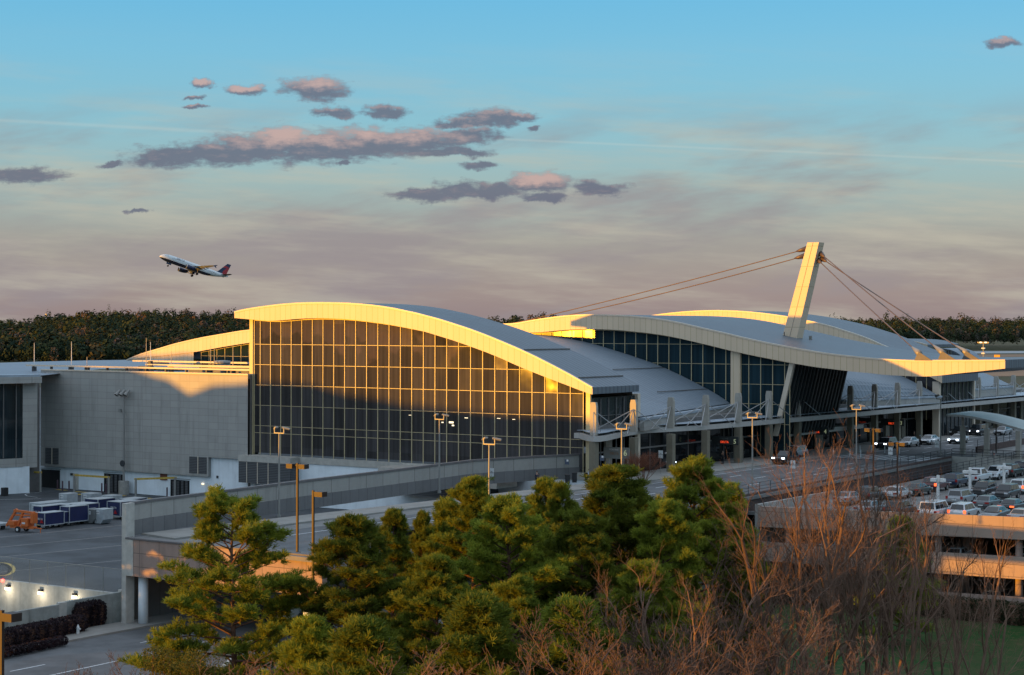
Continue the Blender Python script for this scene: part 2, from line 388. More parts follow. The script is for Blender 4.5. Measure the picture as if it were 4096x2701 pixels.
def arch_roof(top, bot, p0, p1, fasc_name='fascia', roofmat='roof', fmat='fascia', solid=True, n=90, trim=True, p1fun=None):
    qa, qb = min(t[0] for t in top), max(t[0] for t in top)
    top = smooth_prof(top, n); bq = [t[0] for t in sorted(bot)]; bz = [t[1] for t in sorted(bot)]
    Tt = top; Bb = [(q, float(np.interp(q, bq, bz))) for q, _ in top]
    # smooth bottom
    z = np.array([b[1] for b in Bb])
    for _ in range(3): z[1:-1] = (z[:-2]+2*z[1:-1]+z[2:])/4
    Bb = [(b[0], float(zz)) for b, zz in zip(Bb, z)]
    Bb = [(q, min(zz, t[1]-.12)) for (q, zz), t in zip(Bb, Tt)]
    mb = MB(); e = .12; pf_ = p1fun or (lambda q: p1)
    A = [(p0+e, q, z) for q, z in Tt]; A2 = [(pf_(q), q, z) for q, z in Tt]; B = [(p0+e, q, z+.04) for q, z in Bb]; B2 = [(pf_(q), q, z+.04) for q, z in Bb]
    mb.strip(A, A2); mb.strip(B2, B); mb.strip(A2, B2)
    mb.quad(A[0], A2[0], B2[0], B[0]); mb.quad(A[-1], B[-1], B2[-1], A2[-1])
    r = mb.build('roof', M[roofmat], T_, fix=False)
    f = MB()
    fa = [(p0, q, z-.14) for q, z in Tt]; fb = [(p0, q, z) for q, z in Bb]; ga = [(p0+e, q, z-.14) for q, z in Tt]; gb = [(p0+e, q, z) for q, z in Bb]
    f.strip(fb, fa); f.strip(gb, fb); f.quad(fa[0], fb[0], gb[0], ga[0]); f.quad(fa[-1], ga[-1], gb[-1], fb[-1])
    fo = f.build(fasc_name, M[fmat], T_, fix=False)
    if trim:
        t = MB(); a = [(p0-.06, q, z-.16) for q, z in Tt]; b = [(p0-.06, q, z+.05) for q, z in Tt]; c = [(p0+.3, q, z+.05) for q, z in Tt]
        t.strip(a, b); t.strip(b, c); t.build('roof_edge_trim', M['trim'], fo, fix=False)
    return Tt, Bb
def curtain(name, p, qs, zbot, soff, rows, mat_g='glass', mull='mullion', mw=.045, md=.085, q_edges=None, sub=None):
    """glass wall on plane x = p, mullions at qs, transoms at rows, top follows soffit function soff(q)"""
    q0, q1 = (min(qs), max(qs)) if q_edges is None else q_edges
    n = max(2, int((q1-q0)/.9)); qq = np.linspace(q0, q1, n)
    g = MB(); g.strip([(p, q, zbot) for q in qq], [(p, q, soff(q)+.06) for q in qq])
    go = g.build(name, M[mat_g], T_, fix=False)
    mm = MB()
    for q in qs:
        if soff(q) > zbot+.3: mm.box(p-md, p-.005, q-mw, q+mw, zbot-.25, soff(q)+.03)
    tr = mm
    for z in rows:
        for a, b in zip(sorted(qs)[:-1], sorted(qs)[1:]):
            if soff((a+b)/2) > z+.1 and soff(a) > z-.3: tr.box(p-md*.45, p-.006, a+mw+.003, b-mw-.003, z-.028, z+.028)
    # head member under the soffit
    qs_ = sorted(qs)
    for a, b in zip(qs_[:-1], qs_[1:]):
        za, zb = soff(a), soff(b)
        if min(za, zb) > zbot+.2:
            tr.v += [(p-.06, a+mw, za-.16), (p-.06, b-mw, zb-.16), (p-.06, b-mw, zb-.04), (p-.06, a+mw, za-.04)]
            k = len(tr.v)-4; tr.f.append((k, k+1, k+2, k+3))
    tr.build('mullion_grid', M[mull], go, fix=False)
    return go
ROWS = [1.86+2.743*k for k in range(1, 6)]
S = 2.9725
R1T = [(900,1180,S,[(112,202),(145,190),(200,178),(300,160),(400,145),(550,124),(700,108),(850,97),(1000,91),(1150,90),(1300,92),(1450,97),(1600,106),(1750,120),(1900,140),(2050,166),(2200,200),(2378,245)]),
       (1600,1180,S,[(200,215),(400,268),(600,330),(800,395),(1000,468),(1200,550),(1400,635),(1600,728),(1800,830),(2000,935),(2200,1050),(2287,1100)])]
R1B = [(900,1180,S,[(122,275),(200,283),(350,295),(500,306),(560,308),(700,300),(850,285),(1000,278),(1150,276),(1300,280),(1450,288),(1600,303),(1750,323),(1900,343),(2050,370),(2200,400),(2378,437)]),
       (1600,1180,S,[(200,415),(400,470),(600,530),(800,600),(1000,672),(1200,753),(1400,845),(1600,927),(1800,1005),(2000,1080),(2150,1140),(2278,1185)])]
P1 = -1.2; LH = 9.8
t1, b1 = arch_roof(prof(R1T, P1), prof(R1B, P1), P1, LH, n=120, p1fun=lambda q: LH-(LH-1.5)*max(0, min(1, (q-44)/10)))
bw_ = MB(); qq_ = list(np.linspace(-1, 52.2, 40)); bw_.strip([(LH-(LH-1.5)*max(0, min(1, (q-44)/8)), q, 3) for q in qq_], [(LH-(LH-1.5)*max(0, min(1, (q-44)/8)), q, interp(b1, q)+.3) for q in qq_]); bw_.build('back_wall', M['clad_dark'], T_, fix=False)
QS1 = [k*1.83 for k in range(29)]
sof1 = lambda q: interp(b1, q)
gw = curtain('glass_wall', 0, QS1+[52.3], .95, sof1, [1.86+2.743*k for k in range(1, 6)]+[3.63], 'glass')
for q in (-.75, 52.75): MB().box(-.22, .1, q-.3, q+.3, -1.2 if q < 0 else .3, sof1(q)+.02).build('corner_post', M['mullion'], T_)
# side wall of the end hall, facing the kerb
sg = MB(); sg.quad((0.1,-1.0,0),(LH+.6,-1.0,0),(LH+.6,-1.0,9.6),(0.1,-1.0,9.6)); so_ = sg.build('side_glass_wall', M['glass_dark'], T_, fix=False)
ms = MB()
for k in range(0, 6): ms.box(.3+k*1.83-.06, .3+k*1.83+.06, -1.14, -1.005, 0, 9.5)
for z in (4.7, 7.4): ms.box(.3, LH+.5, -1.1, -1.006, z-.03, z+.03)
ms.build('mullions', M['clad_dark'], so_)
MB().box(LH+.65, LH+1.3, -1.4, -.4, 0, 9.8).build('corner_post', M['trim'], T_)
# ledge, louver boxes and the white wall below the glass
MB().box(-.45, .02, -1.0, 53.2, -.15, .68).build('ledge', M['ledge'], T_)
MB().box(-2.2, -.47, 44.0, 53.3, -.15, .66).build('ledge', M['ledge'], T_)
lb = MB().box(-2.15, -.47, 44.1, 53.2, -3.0, -.17).build('louver_box', M['louver'], T_)
lf = MB()
for q in (46.0, 47.9, 49.8, 51.7): lf.box(-2.21, -2.151, q-.05, q+.05, -3.0, -.2)
lf.build('frame', M['trim'], lb)
MB().box(-5.2, -.47, 8, 27, -.35, .45).build('ledge', M['ledge'], T_)
MB().box(-4.0, -.47, 12, 27.2, -3, -.37).build('louver_box', M['louver'], T_)
MB().box(-9.5, -5.25, 6, 20, -.9, -.2).build('ledge', M['ledge'], T_)
MB().box(-.30, .05, -1.0, 53.2, -5.8, -.17).build('white_wall', M['white_wall'], T_)
MB().box(-.25, 4, -1.3, -.98, -5.8, 0.9).build('white_wall', M['pale_conc'], T_)
# central long wave roof
P3 = 43.6
CT = [(2050,1220,S,[(45,222),(150,197),(300,170),(450,150),(600,131),(750,120),(900,115),(1050,115),(1200,120),(1400,130),(1600,147),(1800,175),(2000,213),(2200,262),(2378,302)]),
      (2700,1220,S,[(200,245),(400,290),(600,335),(800,385),(1000,430),(1200,470),(1450,517),(1700,560),(1950,595),(2200,620),(2378,638)]),
      (3300,1300,2.9874,[(200,360),(400,383),(600,402),(800,415),(1000,424),(1200,424),(1500,422),(1800,422),(2152,418)]),
      (480,1280,4.3236,[(105,695),(200,650),(350,590),(500,545),(700,488),(900,425),(1100,375),(1300,330),(1500,290),(1800,240),(2050,195),(2305,165)])]
CB = [(2050,1220,S,[(360,325),(500,308),(700,293),(900,288),(1050,290),(1200,295),(1400,312),(1600,333),(1800,360),(2000,400),(2200,447),(2378,490)]),
      (2700,1220,S,[(200,432),(400,480),(600,530),(800,575),(1000,617),(1200,655),(1400,695),(1700,745),(2000,785),(2378,815)]),
      (3300,1300,2.9874,[(200,540),(400,565),(600,590),(800,603),(1000,612),(1170,622),(1400,603),(1600,577),(1800,560),(2140,522)]),
      (480,1280,4.3236,[(105,699),(500,640),(900,600),(1335,550),(1700,480),(2000,430),(2305,385)])]
ct, cb = arch_roof(prof(CT, P3), prof(CB, P3), P3, 75.0, n=220)
sof3 = lambda q: interp(cb, q)
def solve_q(x, p): return U(x, 1500, p=p).y
PG = 44.7
qa = solve_q(2963+2, PG); qb = solve_q(2927, PG)
qleft = solve_q(480+1345/4.3236, PG)
qs = [qb+.9+1.83*k for k in range(0, int((qleft-qb-1)/1.83)+1)]
curtain('upper_glass_wall', PG, [qb]+qs, 2.0, sof3, ROWS, 'glass_hall', mw=.04)
qe = solve_q(3160, PG)
qs2 = [qa-1.2-1.83*k for k in range(0, 6) if qa-1.2-1.83*k > qe]
curtain('upper_glass_wall', PG, [qe]+qs2[::-1]+[qa], 1.0, sof3, ROWS, 'glass_hall', mw=.04)
MB().box(PG-.35, PG+.3, qa, qb, 2, sof3((qa+qb)/2)+.1).build('wall_pier', M['fascia'], T_)
# solid gold-lit panel wall at the far left end of the wave
qw = [qleft+.1+(t*(interp_end-qleft-.1)) for interp_end in [ct[-1][0] if ct[-1][0] > ct[0][0] else ct[0][0]] for t in np.linspace(0, .97, 24)]
sw = MB(); sw.strip([(P3+.15, q, 4) for q in qw], [(P3+.15, q, sof3(q)+.03) for q in qw]); sw.build('panel_wall', M['fascia'], T_, fix=False)
# low arches between the halls
def low_roof(specs, pprof, p0, p1, qend_drop=True, extra=None, rm='roof_low', near=None):
    pr = prof(specs, pprof)
    if extra: pr = extra(pr)
    pr = smooth_prof(pr, 60)
    if near: pn = smooth_prof(near(pr), 60)
    else: pn = pr
    mb = MB(); A = [(p0, q, z) for q, z in pn]; B = [(p1, q, z) for q, z in pr]
    mb.strip(A, B); mb.strip([(p1, q, z-.35) for q, z in pr], [(p0, q, z-.35) for q, z in pn]); mb.strip(B, [(p1, q, z-.35) for q, z in pr])
    o = mb.build('low_roof', M[rm], T_, fix=False)
    q, z = pr[0]; qn, zn = pn[0]
    def beam(nm, o0, o1, h0, h1, m_):
        e = MB(); e.v = [(p0,qn+o0,zn+h0),(p1,q+o0,z+h0),(p1,q+o1,z+h0),(p0,qn+o1,zn+h0),(p0,qn+o0,zn+h1),(p1,q+o0,z+h1),(p1,q+o1,z+h1),(p0,qn+o1,zn+h1)]
        e.f = [(0,3,2,1),(4,5,6,7),(0,1,5,4),(1,2,6,5),(2,3,7,6),(3,0,4,7)]; e.build(nm, M[m_], o)
    beam('gutter', -.9, .1, -.42, -.12, 'canopy_top'); beam('eave_panel', -.75, -.1, -1.7, -.44, 'clad')
    return pr
def ext2(pr):
    q, z = pr[0]; return [(q+22, z-3.5), (q+14, z-.6), (q+7, z+.35)]+pr
def near2(pr):
    e = U(2556, 1668, p=LH+.1); a = sorted(pr); q0 = a[0][0]
    return [(e.y, e.z)]+[(q, z+(e.z-a[0][1])*max(0, 1-(q-q0)/25)*.8) for q, z in a if q > e.y+1.2]
low2 = low_roof([(2050,1220,S,[(480,370),(700,405),(900,445),(1050,488),(1200,535),(1400,597),(1550,650),(1700,700),(1850,765),(2000,835),(2120,892)]),
     (2700,1220,S,[(200,905),(400,1005),(520,1070),(655,1170)])], PG-.2, LH+.1, PG-.2, extra=ext2, near=near2)
def near6(pr):
    e = U(3365, 1596, p=75.2); a = sorted(pr); q0 = a[0][0]; return [(e.y, e.z)]+[(q, z+(e.z-a[0][1])*max(0, 1-(q-q0)/25)*.5) for q, z in a if q > e.y+1.0]
def ext6(pr):
    q, z = pr[0]; s = 11; return [(q+34, z+7.4), (q+24, z+6.6), (q+12, z+4.2)]+pr
low6 = low_roof([(3300,1300,2.9874,[(920,610),(1100,700),(1280,800),(1340,835)])], 100.8, 75.2, 100.8, extra=ext6, near=near6)
low7 = low_roof([(3300,1300,2.9874,[(1940,585),(2080,650),(2220,715)])], 142, 118.2, 142, extra=lambda pr: [(pr[0][0]+14, pr[0][1]+3.0)]+pr)
# seam lines across the low roof are laid as real raised battens
bt = MB()
rb1 = MB()
for dq in (2.2, 10.0):
    q = min(t[0] for t in t1)+dq; z = interp(t1, q); rb1.box(P1+.5, LH-.2, q-.08, q+.08, z, z+.14)
rb1.build('roof_batten', M['clad_dark'], T_)
for q in (low2[12][0], low2[4][0]):
    z = interp(low2, q); bt.box(30, PG-.4, q-.06, q+.06, z, z+.1)
bt.build('roof_batten', M['clad_dark'], T_)
# far hall, mirror of the first
P4 = 101.0
D = 2.9725
R4T = [(2050,1220,S,[(1705,120),(1850,98),(2000,85),(2189,72)]),
       (2700,1220,S,[(150,76),(300,68),(450,65),(600,66),(750,72),(900,82),(1050,98),(1200,118),(1320,135),(1550,180),(1700,212),(1900,262),(2100,325),(2200,360),(2378,430)]),
       (3300,1300,2.9874,[(200,60),(400,125),(600,205),(800,285),(980,345)])]
r4t = prof(R4T, P4); q0, z0 = r4t[0]; qn, zn = r4t[-1]
r4t = [(q0+24, z0-5.2), (q0+16, z0-2.4), (q0+8, z0-.8)]+r4t+[(qn-3.5, zn-1.75), (qn-6, zn-3.0)]
r4b = [(q, z-1.75) for q, z in r4t]
t4, b4 = arch_roof(r4t, r4b, P4, 118.0, n=90)
sof4 = lambda q: interp(b4, q)
qs4 = [t4[0][0]+1.2+1.83*k for k in range(int((t4[-1][0]-t4[0][0]-2)/1.83))]
curtain('upper_glass_wall', P4+1.1, qs4, 3, sof4, ROWS, 'glass', mw=.06)
q4 = t4[0][0]+1.0
sg = MB(); sg.quad((P4+1.1, q4, 0), (118, q4, 0), (118, q4, t4[0][1]-1.4), (P4+1.1, q4, t4[0][1]-1.4)); s4 = sg.build('side_glass_wall', M['glass_dark'], T_, fix=False)
ms = MB()
for k in range(0, 10): ms.box(P4+1.3+k*1.83-.06, P4+1.3+k*1.83+.06, q4-.14, q4-.005, 0, t4[0][1]-1.6)
ms.build('mullions', M['clad_dark'], s4)
MB().box(P4+.5, P4+1.4, q4-.3, q4+.8, 0, t4[0][1]-1.5).build('corner_post', M['trim'], T_)
MB().box(118.0, 118.6, q4-.3, q4+.6, 0, t4[0][1]-1.5).build('corner_post', M['trim'], T_)
# farther lift tower roof beyond the far hall
w0 = U(3710, 1386, Y=363); pf = w0.x
R5T = [(3300,1300,2.9874,[(860,175),(950,179),(1050,194),(1150,214),(1222,236)])]
R5B = [(3300,1300,2.9874,[(860,180),(990,222),(1100,245),(1215,272)])]
a5 = prof(R5T, pf); a5 = [(a5[0][0]+12, a5[0][1]-1.5), (a5[0][0]+6, a5[0][1]+.1)]+a5
b5 = prof(R5B, pf); b5 = [(b5[0][0]+12, b5[0][1]-1.9)]+b5
pe = U(3836.6, 1379, q=a5[-1][0]).x
t5, b5 = arch_roof(a5, b5, pf, pe, n=40)
q5 = t5[0][0]
ft = MB().box(pf+1.5, pe-2, q5+1.0, q5+8, 0, t5[0][1]-1.2)
for k in range(10): ft.box(pf+2+k*(pe-pf-5)/9, pf+2.5+k*(pe-pf-5)/9, q5+.7, q5+.99, 0, t5[0][1]-1.3)
ft.build('fluted_wall', M['clad_dark'], T_)
dm = MB(); dA = U(3815, 1425, p=pe+2); dB = U(3886, 1425, q=dA.y)
for k in range(8):
    pass
ang = np.linspace(0, math.pi, 12)
A = [(dA.x, dA.y-2+10*(1-math.cos(a))/2, dA.z-1+2.6*math.sin(a)) for a in ang]; B = [(dB.x, y, z) for _, y, z in A]
dm.strip(A, B); dm.strip([(dA.x, y, z-3) for _, y, z in A], A); dm.build('low_roof', M['roof_pale'], T_, fix=False)
MB().box(dA.x-.5, dB.x+.8, dA.y-3.2, dA.y-2, dA.z-1.9, dA.z-.9).build('gutter', M['canopy_edge'], T_)
MB().box(dA.x, dB.x, dA.y-2, dA.y+8, 0, dA.z-1).build('wall', M['clad_dark'], T_)
# entrance: outward leaning dark glass under the wave roof
e0 = U(3127, 1645, p=PG); e1 = U(3171, 1453, p=PG)
zt = e1.z; zb = 3.0; sl = (e1.y-e0.y)/(e1.z-e0.z)
yb = e0.y+(zb-e0.z)*sl; 
pend = U(3352, 1645, q=e0.y).x
def ey(z): return e0.y+(z-e0.z)*sl
def etop(p): return min(sof3(e1.y), 99)+.1
g = MB(); g.quad((PG+.5, ey(zb), zb), (pend, ey(zb), zb), (pend, ey(etop(0)), etop(0)), (PG+.5, ey(etop(0)), etop(0)))
eg = g.build('leaning_glass_wall', M['glass_dark'], T_, fix=False)
rb = MB(); nr = 16
for k in range(nr+1):
    pp = PG+.7+(pend-PG-.9)*k/nr; wd = .09 if k < 7 else .2
    zz = etop(0)
    rb.obox(((pp), (ey(zb)+ey(zz))/2-.1, (zb+zz)/2), (wd, 0, 0), (0, .12, 0), (0, (ey(zz)-ey(zb))/2, (zz-zb)/2))
rb.build('mullions', mat('dark_rib', (.035,.04,.04), .6), eg)
zz = etop(0); fr = MB(); fr.obox((PG-.1, (ey(zb)+ey(zz))/2, (zb+zz)/2), (.3, 0, 0), (0, .35, 0), (0, (ey(zz)-ey(zb))/2, (zz-zb)/2)); fr.build('slanted_frame', M['trim'], eg)
MB().box(PG+.5, 75, ey(zb), qb, zb-.3, zb+.3).build('entrance_ledge', M['ledge'], T_)
# ground floor shopfront behind the kerbside canopy
sf = MB(); sf.quad((1.2, -1.0, 0), (165, -1.0, 0), (165, -1.0, 5.1), (1.2, -1.0, 5.1)); sfo = sf.build('shopfront_wall', M['storefront'], T_, fix=False)
rnd = random.Random(4)
p = 3
while p < 160:
    w = rnd.choice([1.5, 2.5, 4]); 
    if rnd.random() < .5: MB().box(p, p+w, -1.3, -1.01, 0, rnd.choice([2.6, 3.2, 5.0])).build('wall_panel', M['tan'], sfo)
    p += w+rnd.uniform(2, 6)
dm = MB()
for p in range(4, 160, 5): dm.box(p, p+.12, -1.12, -1.008, 0, 4.8)
dm.box(1.3, 160, -1.11, -1.007, 2.9, 3.1); dm.build('door_frame', M['clad_dark'], sfo)
MB().box(1.1, 165, -1.2, 2.5, 5.5, 6.3).build('upper_ledge', M['clad_dark'], T_)
# leaning pylon
pc = 59.0
b0 = U(3126, 1362, p=pc); b1_ = U(3183, 1368, p=pc); t0 = U(3229.6, 970.4, p=pc); t1_ = U(3275.5, 971.4, p=pc)
Py = MB(); dp = 2.1
def V3(a, dx=0): return (a.x+dx, a.y, a.z)
zb_ = b0.z-2.5
def down(a, b): k = (a.z-zb_)/(b.z-a.z); return Vector((a.x, a.y-(b.y-a.y)*k, zb_))
bb0, bb1 = down(b0, t0), down(b1_, t1_)
t1_.z = t0.z
Py.v = [V3(bb0), V3(bb1), V3(bb1, dp), V3(bb0, dp), V3(t0), V3(t1_), V3(t1_, dp*.9), V3(t0, dp*.9)]
Py.f = [(0,3,2,1),(4,5,6,7),(0,1,5,4),(1,2,6,5),(2,3,7,6),(3,0,4,7)]
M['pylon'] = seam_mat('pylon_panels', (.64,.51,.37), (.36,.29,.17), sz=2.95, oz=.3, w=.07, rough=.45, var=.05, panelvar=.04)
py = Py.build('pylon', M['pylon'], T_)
sm = MB()
for fq in (.5,):
    a = bb0.lerp(bb1, fq); c = t0.lerp(t1_, fq); sm.tube([(a.x-.01, a.y, a.z), (c.x-.01, c.y, c.z)], .03, 4)
sm.build('panel_joint', M['clad_dark'], py)
bs = MB().box(pc-.6, pc+3.2, b1_.y-.7, b0.y+.6, b1_.z-1.5, b1_.z-.02); bs.build('pylon_base', M['trim'], py)
def cable(x0, y0, a, b, sag, r=.075, clev=True):
    n = 24; pts = []
    for i in range(n+1):
        t = i/n; v = a.lerp(b, t); v.z -= sag*4*t*(1-t); pts.append(v)
    c = MB().tube(pts, r, 6).build('stay_cable', M['steel_warm'], T_, smooth=True)
    d = (b-a).normalized()
    MB().tube([a-d*.1, a+d*1.1, a+d*1.6], [.42, .26, .09], 8).build('socket', M['steel_warm'], c, smooth=True)
    return c, d
M['steel_warm'] = mat('stay_cable_steel', (.13,.09,.07), .5, .3, var=0)
a1 = U(3224, 996, p=pc+1.2); a2 = U(3218, 1024, p=pc+.4)
e1_ = U(1975, 1311, p=61.5); e2_ = U(2215, 1273.5, p=57.5)
cable(0, 0, a1, e1_, .35); cable(0, 0, a2, e2_, .35)
for (xs, ys, xe, ye) in ((3290, 1020, 3772, 1412), (3296, 1040, 3868, 1412), (3280, 1046, 3678, 1415)):
    b = U(xe, ye, z=14.55+.5); a = U(xs-6, ys-4, p=pc+1.2); c, d = cable(0, 0, a, b, .12)
    MB().tube([b-d*3.2, b-d*1.2, b], [.1, .3, .38], 8).build('turnbuckle', M['pole'], c, smooth=True)
    fin = MB(); fin.prism([(b.y-1.6, b.z-.8), (b.y+.6, b.z-.8), (b.y+.1, b.z+.25)], b.x-.12, b.x+.12, 'x'); fin.build('anchor_fin', M['clad_dark'], c)
# roof details: lights and hatch at the pylon foot
ca = U(3147, 1345, p=pc-.6); MB().box(ca.x-.1, ca.x+.4, ca.y-1.1, ca.y+.5, ca.z-.6, ca.z-.35).tube([(ca.x, ca.y+.4, ca.z-.3), (ca.x, ca.y+.4, ca.z+.6)], .07).build('floodlight', M['dark_steel'], T_)
ca = U(3238, 1352, p=pc+2.5); MB().box(ca.x, ca.x+.3, ca.y-.3, ca.y+.1, ca.z-.5, ca.z+.3).box(ca.x, ca.x+.15, ca.y, ca.y+1.6, ca.z-.5, ca.z-.3).build('camera_bracket', M['pole'], T_)
# ---------------------------------------------------------------- kerbside canopy
CN = thing('kerbside_canopy', (0, -4.4, 0), 'long kerbside canopy hung on rods from a row of short masts', 'canopy')
ZS = 5.45
wav = [U(x, y, z=ZS) for x, y in ((2317,1733),(2330,1738),(2350,1743),(2375,1746),(2400,1746),(2430,1742),(2460,1735),(2490,1728),(2520,1722),(2560,1716),(2603,1712))]
pts = [(v.x, v.y) for v in wav]
qf = pts[-1][1]
fr_ = [U(x, y, z=ZS-.1) for x, y in ((2800,1705),(3000,1689),(3200,1672),(3400,1655),(3600,1637),(4096,1592))]; fr_ = [(v.x, v.y) for v in fr_]; fr_.append((168, fr_[-1][1]-.6))
poly = [(1.3, .5), (pts[0][0], .6)]+pts+fr_+[(168, .5)]
n = len(poly); print('canopy front', qf, pts[0], pts[-1])
slab = MB().prism(poly, ZS-.62, ZS); so_ = slab.build('canopy_slab', M['canopy_edge'], CN)
inner = MB().prism([(x+(.25 if x < 20 else -.2), y+(.25 if y < -4 else -.25)) for x, y in poly[1:]], 5.75, 5.79); inner.build('canopy_roofing', M['canopy_top'], so_)
rr = random.Random(2)
MW = MB(); qm = -4.45
mastp = [k for k in range(0, 19) if k != 7]
for k in mastp:
    pm = -4.9+9.145*k
    mb = MB(); h = 9.35
    w = .42
    mb.v = [(pm-.22, qm-w, ZS+.05), (pm+.22, qm-w, ZS+.05), (pm+.22, qm+w, ZS+.05), (pm-.22, qm+w, ZS+.05), (pm-.22, qm-w, h-.55), (pm+.22, qm-w, h-.55), (pm+.22, qm+w, h-.55), (pm-.22, qm+w, h-.55),
            (pm-.22, qm-w*.72, h), (pm+.22, qm-w*.72, h), (pm+.22, qm+w*.72, h), (pm-.22, qm+w*.72, h)]
    mb.f = [(0,3,2,1), (0,1,5,4), (1,2,6,5), (2,3,7,6), (3,0,4,7), (4,5,9,8), (5,6,10,9), (6,7,11,10), (7,4,8,11), (8,9,10,11)]
    mo = mb.build('mast', M['mast'], CN)
    rd = MB()
    for sx in (-1, 1):
        if k == 18 and sx > 0: continue
        for (dx, yq) in ((4.3, qm-1.6), (5.6, qm+2.9), (3.2, qm+1.0)):
            ex = pm+sx*dx
            if k == 0 and sx < 0: ex = pm-2.6; 
            if k == 0 and sx < 0 and dx != 4.3: continue
            rd.tube([(pm+sx*.25, qm-.1, h-1.15), (ex, yq, ZS+.05)], .055, 5)
    rd.build('hanger_rods', M['steel'], mo)
    cb_ = MB().box(pm-.4, pm+.4, qm-.42, qm+.42, 0, ZS-.64); cb_.build('column', M['column'], CN)
# ---------------------------------------------------------------- ground, roads, decks
def sheet(name, poly, z, m_, kind=True, z0=None):
    mb = MB()
    if z0 is None: mb.quad(*[(x, y, z) for x, y in poly])
    else: mb.prism(poly, z0, z)
    o = mb.build(name, m_)
    if kind: structure(o)
    return o
def grass_mat(name, a, b, c, sc=.05):
    mt, T, B = newmat(name); g = T.node('ShaderNodeNewGeometry').outputs['Position']
    n = T.noise(g, sc, 6, .65); n2 = T.noise(g, 1.1, 7, .75)
    col = T.mix(T.maprange(n, .35, .65), a, b); col = T.mix(T.maprange(n2, .46, .68, 0, .75), col, c)
    T.l.new(col, B.inputs['Base Color']); B.inputs['Roughness'].default_value = .95; B.inputs['Specular IOR Level'].default_value = .1
    return mt
M['field'] = grass_mat('winter_grass', (.10,.085,.055), (.055,.07,.035), (.12,.10,.06), .012)
M['lawn'] = grass_mat('lawn_grass', (.014,.060,.014), (.050,.060,.024), (.10,.075,.04), .11)
far = 6000
structure(MB().quad((-400,-1500,-10.25),(far,-1500,-10.25),(far,far,-10.25),(-400,far,-10.25)).build('ground', M['lawn']))
sheet('airfield', [(-71,.45),(131,.45),(131,-900),(far,-900),(far,far),(-71,far)], -5.9, M['field'])
MB_ap = sheet('apron', [(-70.8,.5),(131.5,.5),(131.5,-60),(330,-60),(330,420),(-70.8,420)], -5.86, M['asphalt'])
# distant runway, taxiways
def stripw(name, pts, m_, z=-5.85):
    o = sheet(name, [(U(x, y, z=z).x, U(x, y, z=z).y) for x, y in pts], z, m_)
    return o
M['runway'] = mat('runway_concrete', (.30,.31,.32), .8, var=.1, vs=.02)
M['dirt'] = mat('bare_earth', (.22,.13,.07), .9, var=.2, vs=.03)
stripw('runway', [(3500,1407),(4400,1403),(4400,1411),(3500,1417)], M['runway'], -5.83)
stripw('taxiway', [(3400,1433),(4400,1431),(4400,1448),(3400,1450)], M['runway'], -5.83)
stripw('bare_earth', [(3400,1420),(4400,1416),(4400,1427),(3400,1431)], M['dirt'], -5.84)
stripw('bare_earth', [(3900,1485),(4300,1478),(4300,1500),(3900,1508)], M['dirt'], -5.80)
# apron joints and markings
jl = MB()
for y in (2110, 2150, 2190, 2250):
    a = U(-60, y+45, z=-5.85); b = U(520, y-12, z=-5.85); d = (b-a).normalized(); n_ = Vector((-d.y, d.x, 0))*.05
    jl.quad(a-n_, b-n_, b+n_, a+n_)
structure(jl.build('road_markings', M['pale_conc'], fix=False))
ml = MB()
def flat_line(mb, pts, z, w):
    P = [U(x, y, z=z) for x, y in pts]
    L, R_ = [], []
    for i, p in enumerate(P):
        d = (P[min(i+1, len(P)-1)]-P[max(i-1, 0)]).normalized(); n_ = Vector((-d.y, d.x, 0))*w/2; L.append(p+n_); R_.append(p-n_)
    mb.strip(L, R_)
flat_line(ml, [(0, 1999), (165, 1995)], -5.84, .18)
flat_line(ml, [(160,1970),(120,1972),(100,1978),(108,1984),(150,1990)], -5.84, .15)
flat_line(ml, [(420,1984),(395,1990),(388,1995),(400,2002)], -5.84, .15)
flat_line(ml, [(350,1984),(410,1987)], -5.84, .12)
structure(ml.build('road_markings', M['line'], fix=False))
my = MB()
th = np.linspace(-1.9, 1.9, 14)
flat_line(my, [(-5+48*math.cos(t)*(1 if t < 0 else 1)+12, 2277+26*math.sin(t)) for t in th], -5.84, .35)
structure(my.build('road_markings', M['yline'], fix=False))
mk = MB(); flat_line(mk, [(-5+38*math.cos(t)+10, 2279+22*math.sin(t)) for t in th], -5.842, .5); structure(mk.build('road_markings', M['black'], fix=False))
yb = MB()
for x0, y0, x1, y1 in ((225,1958,268,1962),(300,1966,400,1975),(310,1976,325,1980),(440,1977,500,1984),(560,1990,680,2002)): flat_line(yb, [(x0, y0), (x1, y1)], -5.838, .7)
structure(yb.build('road_markings', M['yline'], fix=False))
fa = Vector(U(-80, 2338, z=-5.86)); 
# departures deck: elevated road
qn = -25.6
dk = [(-73.9, -.25), (-75.6, -22.3), (-67, -22.3), (-62, -14.5), (-42, -14.5), (-22, -26.5), (-10, qn-1.2), (60, qn+1.8), (60, -60), (131, -60), (170, -60), (170, -.9), (0, -.9), (-6, -4.6), (-30, -2.6)]
sheet('departures_road', dk, 0, M['deck'], z0=-.35)
M['under'] = M['concrete']
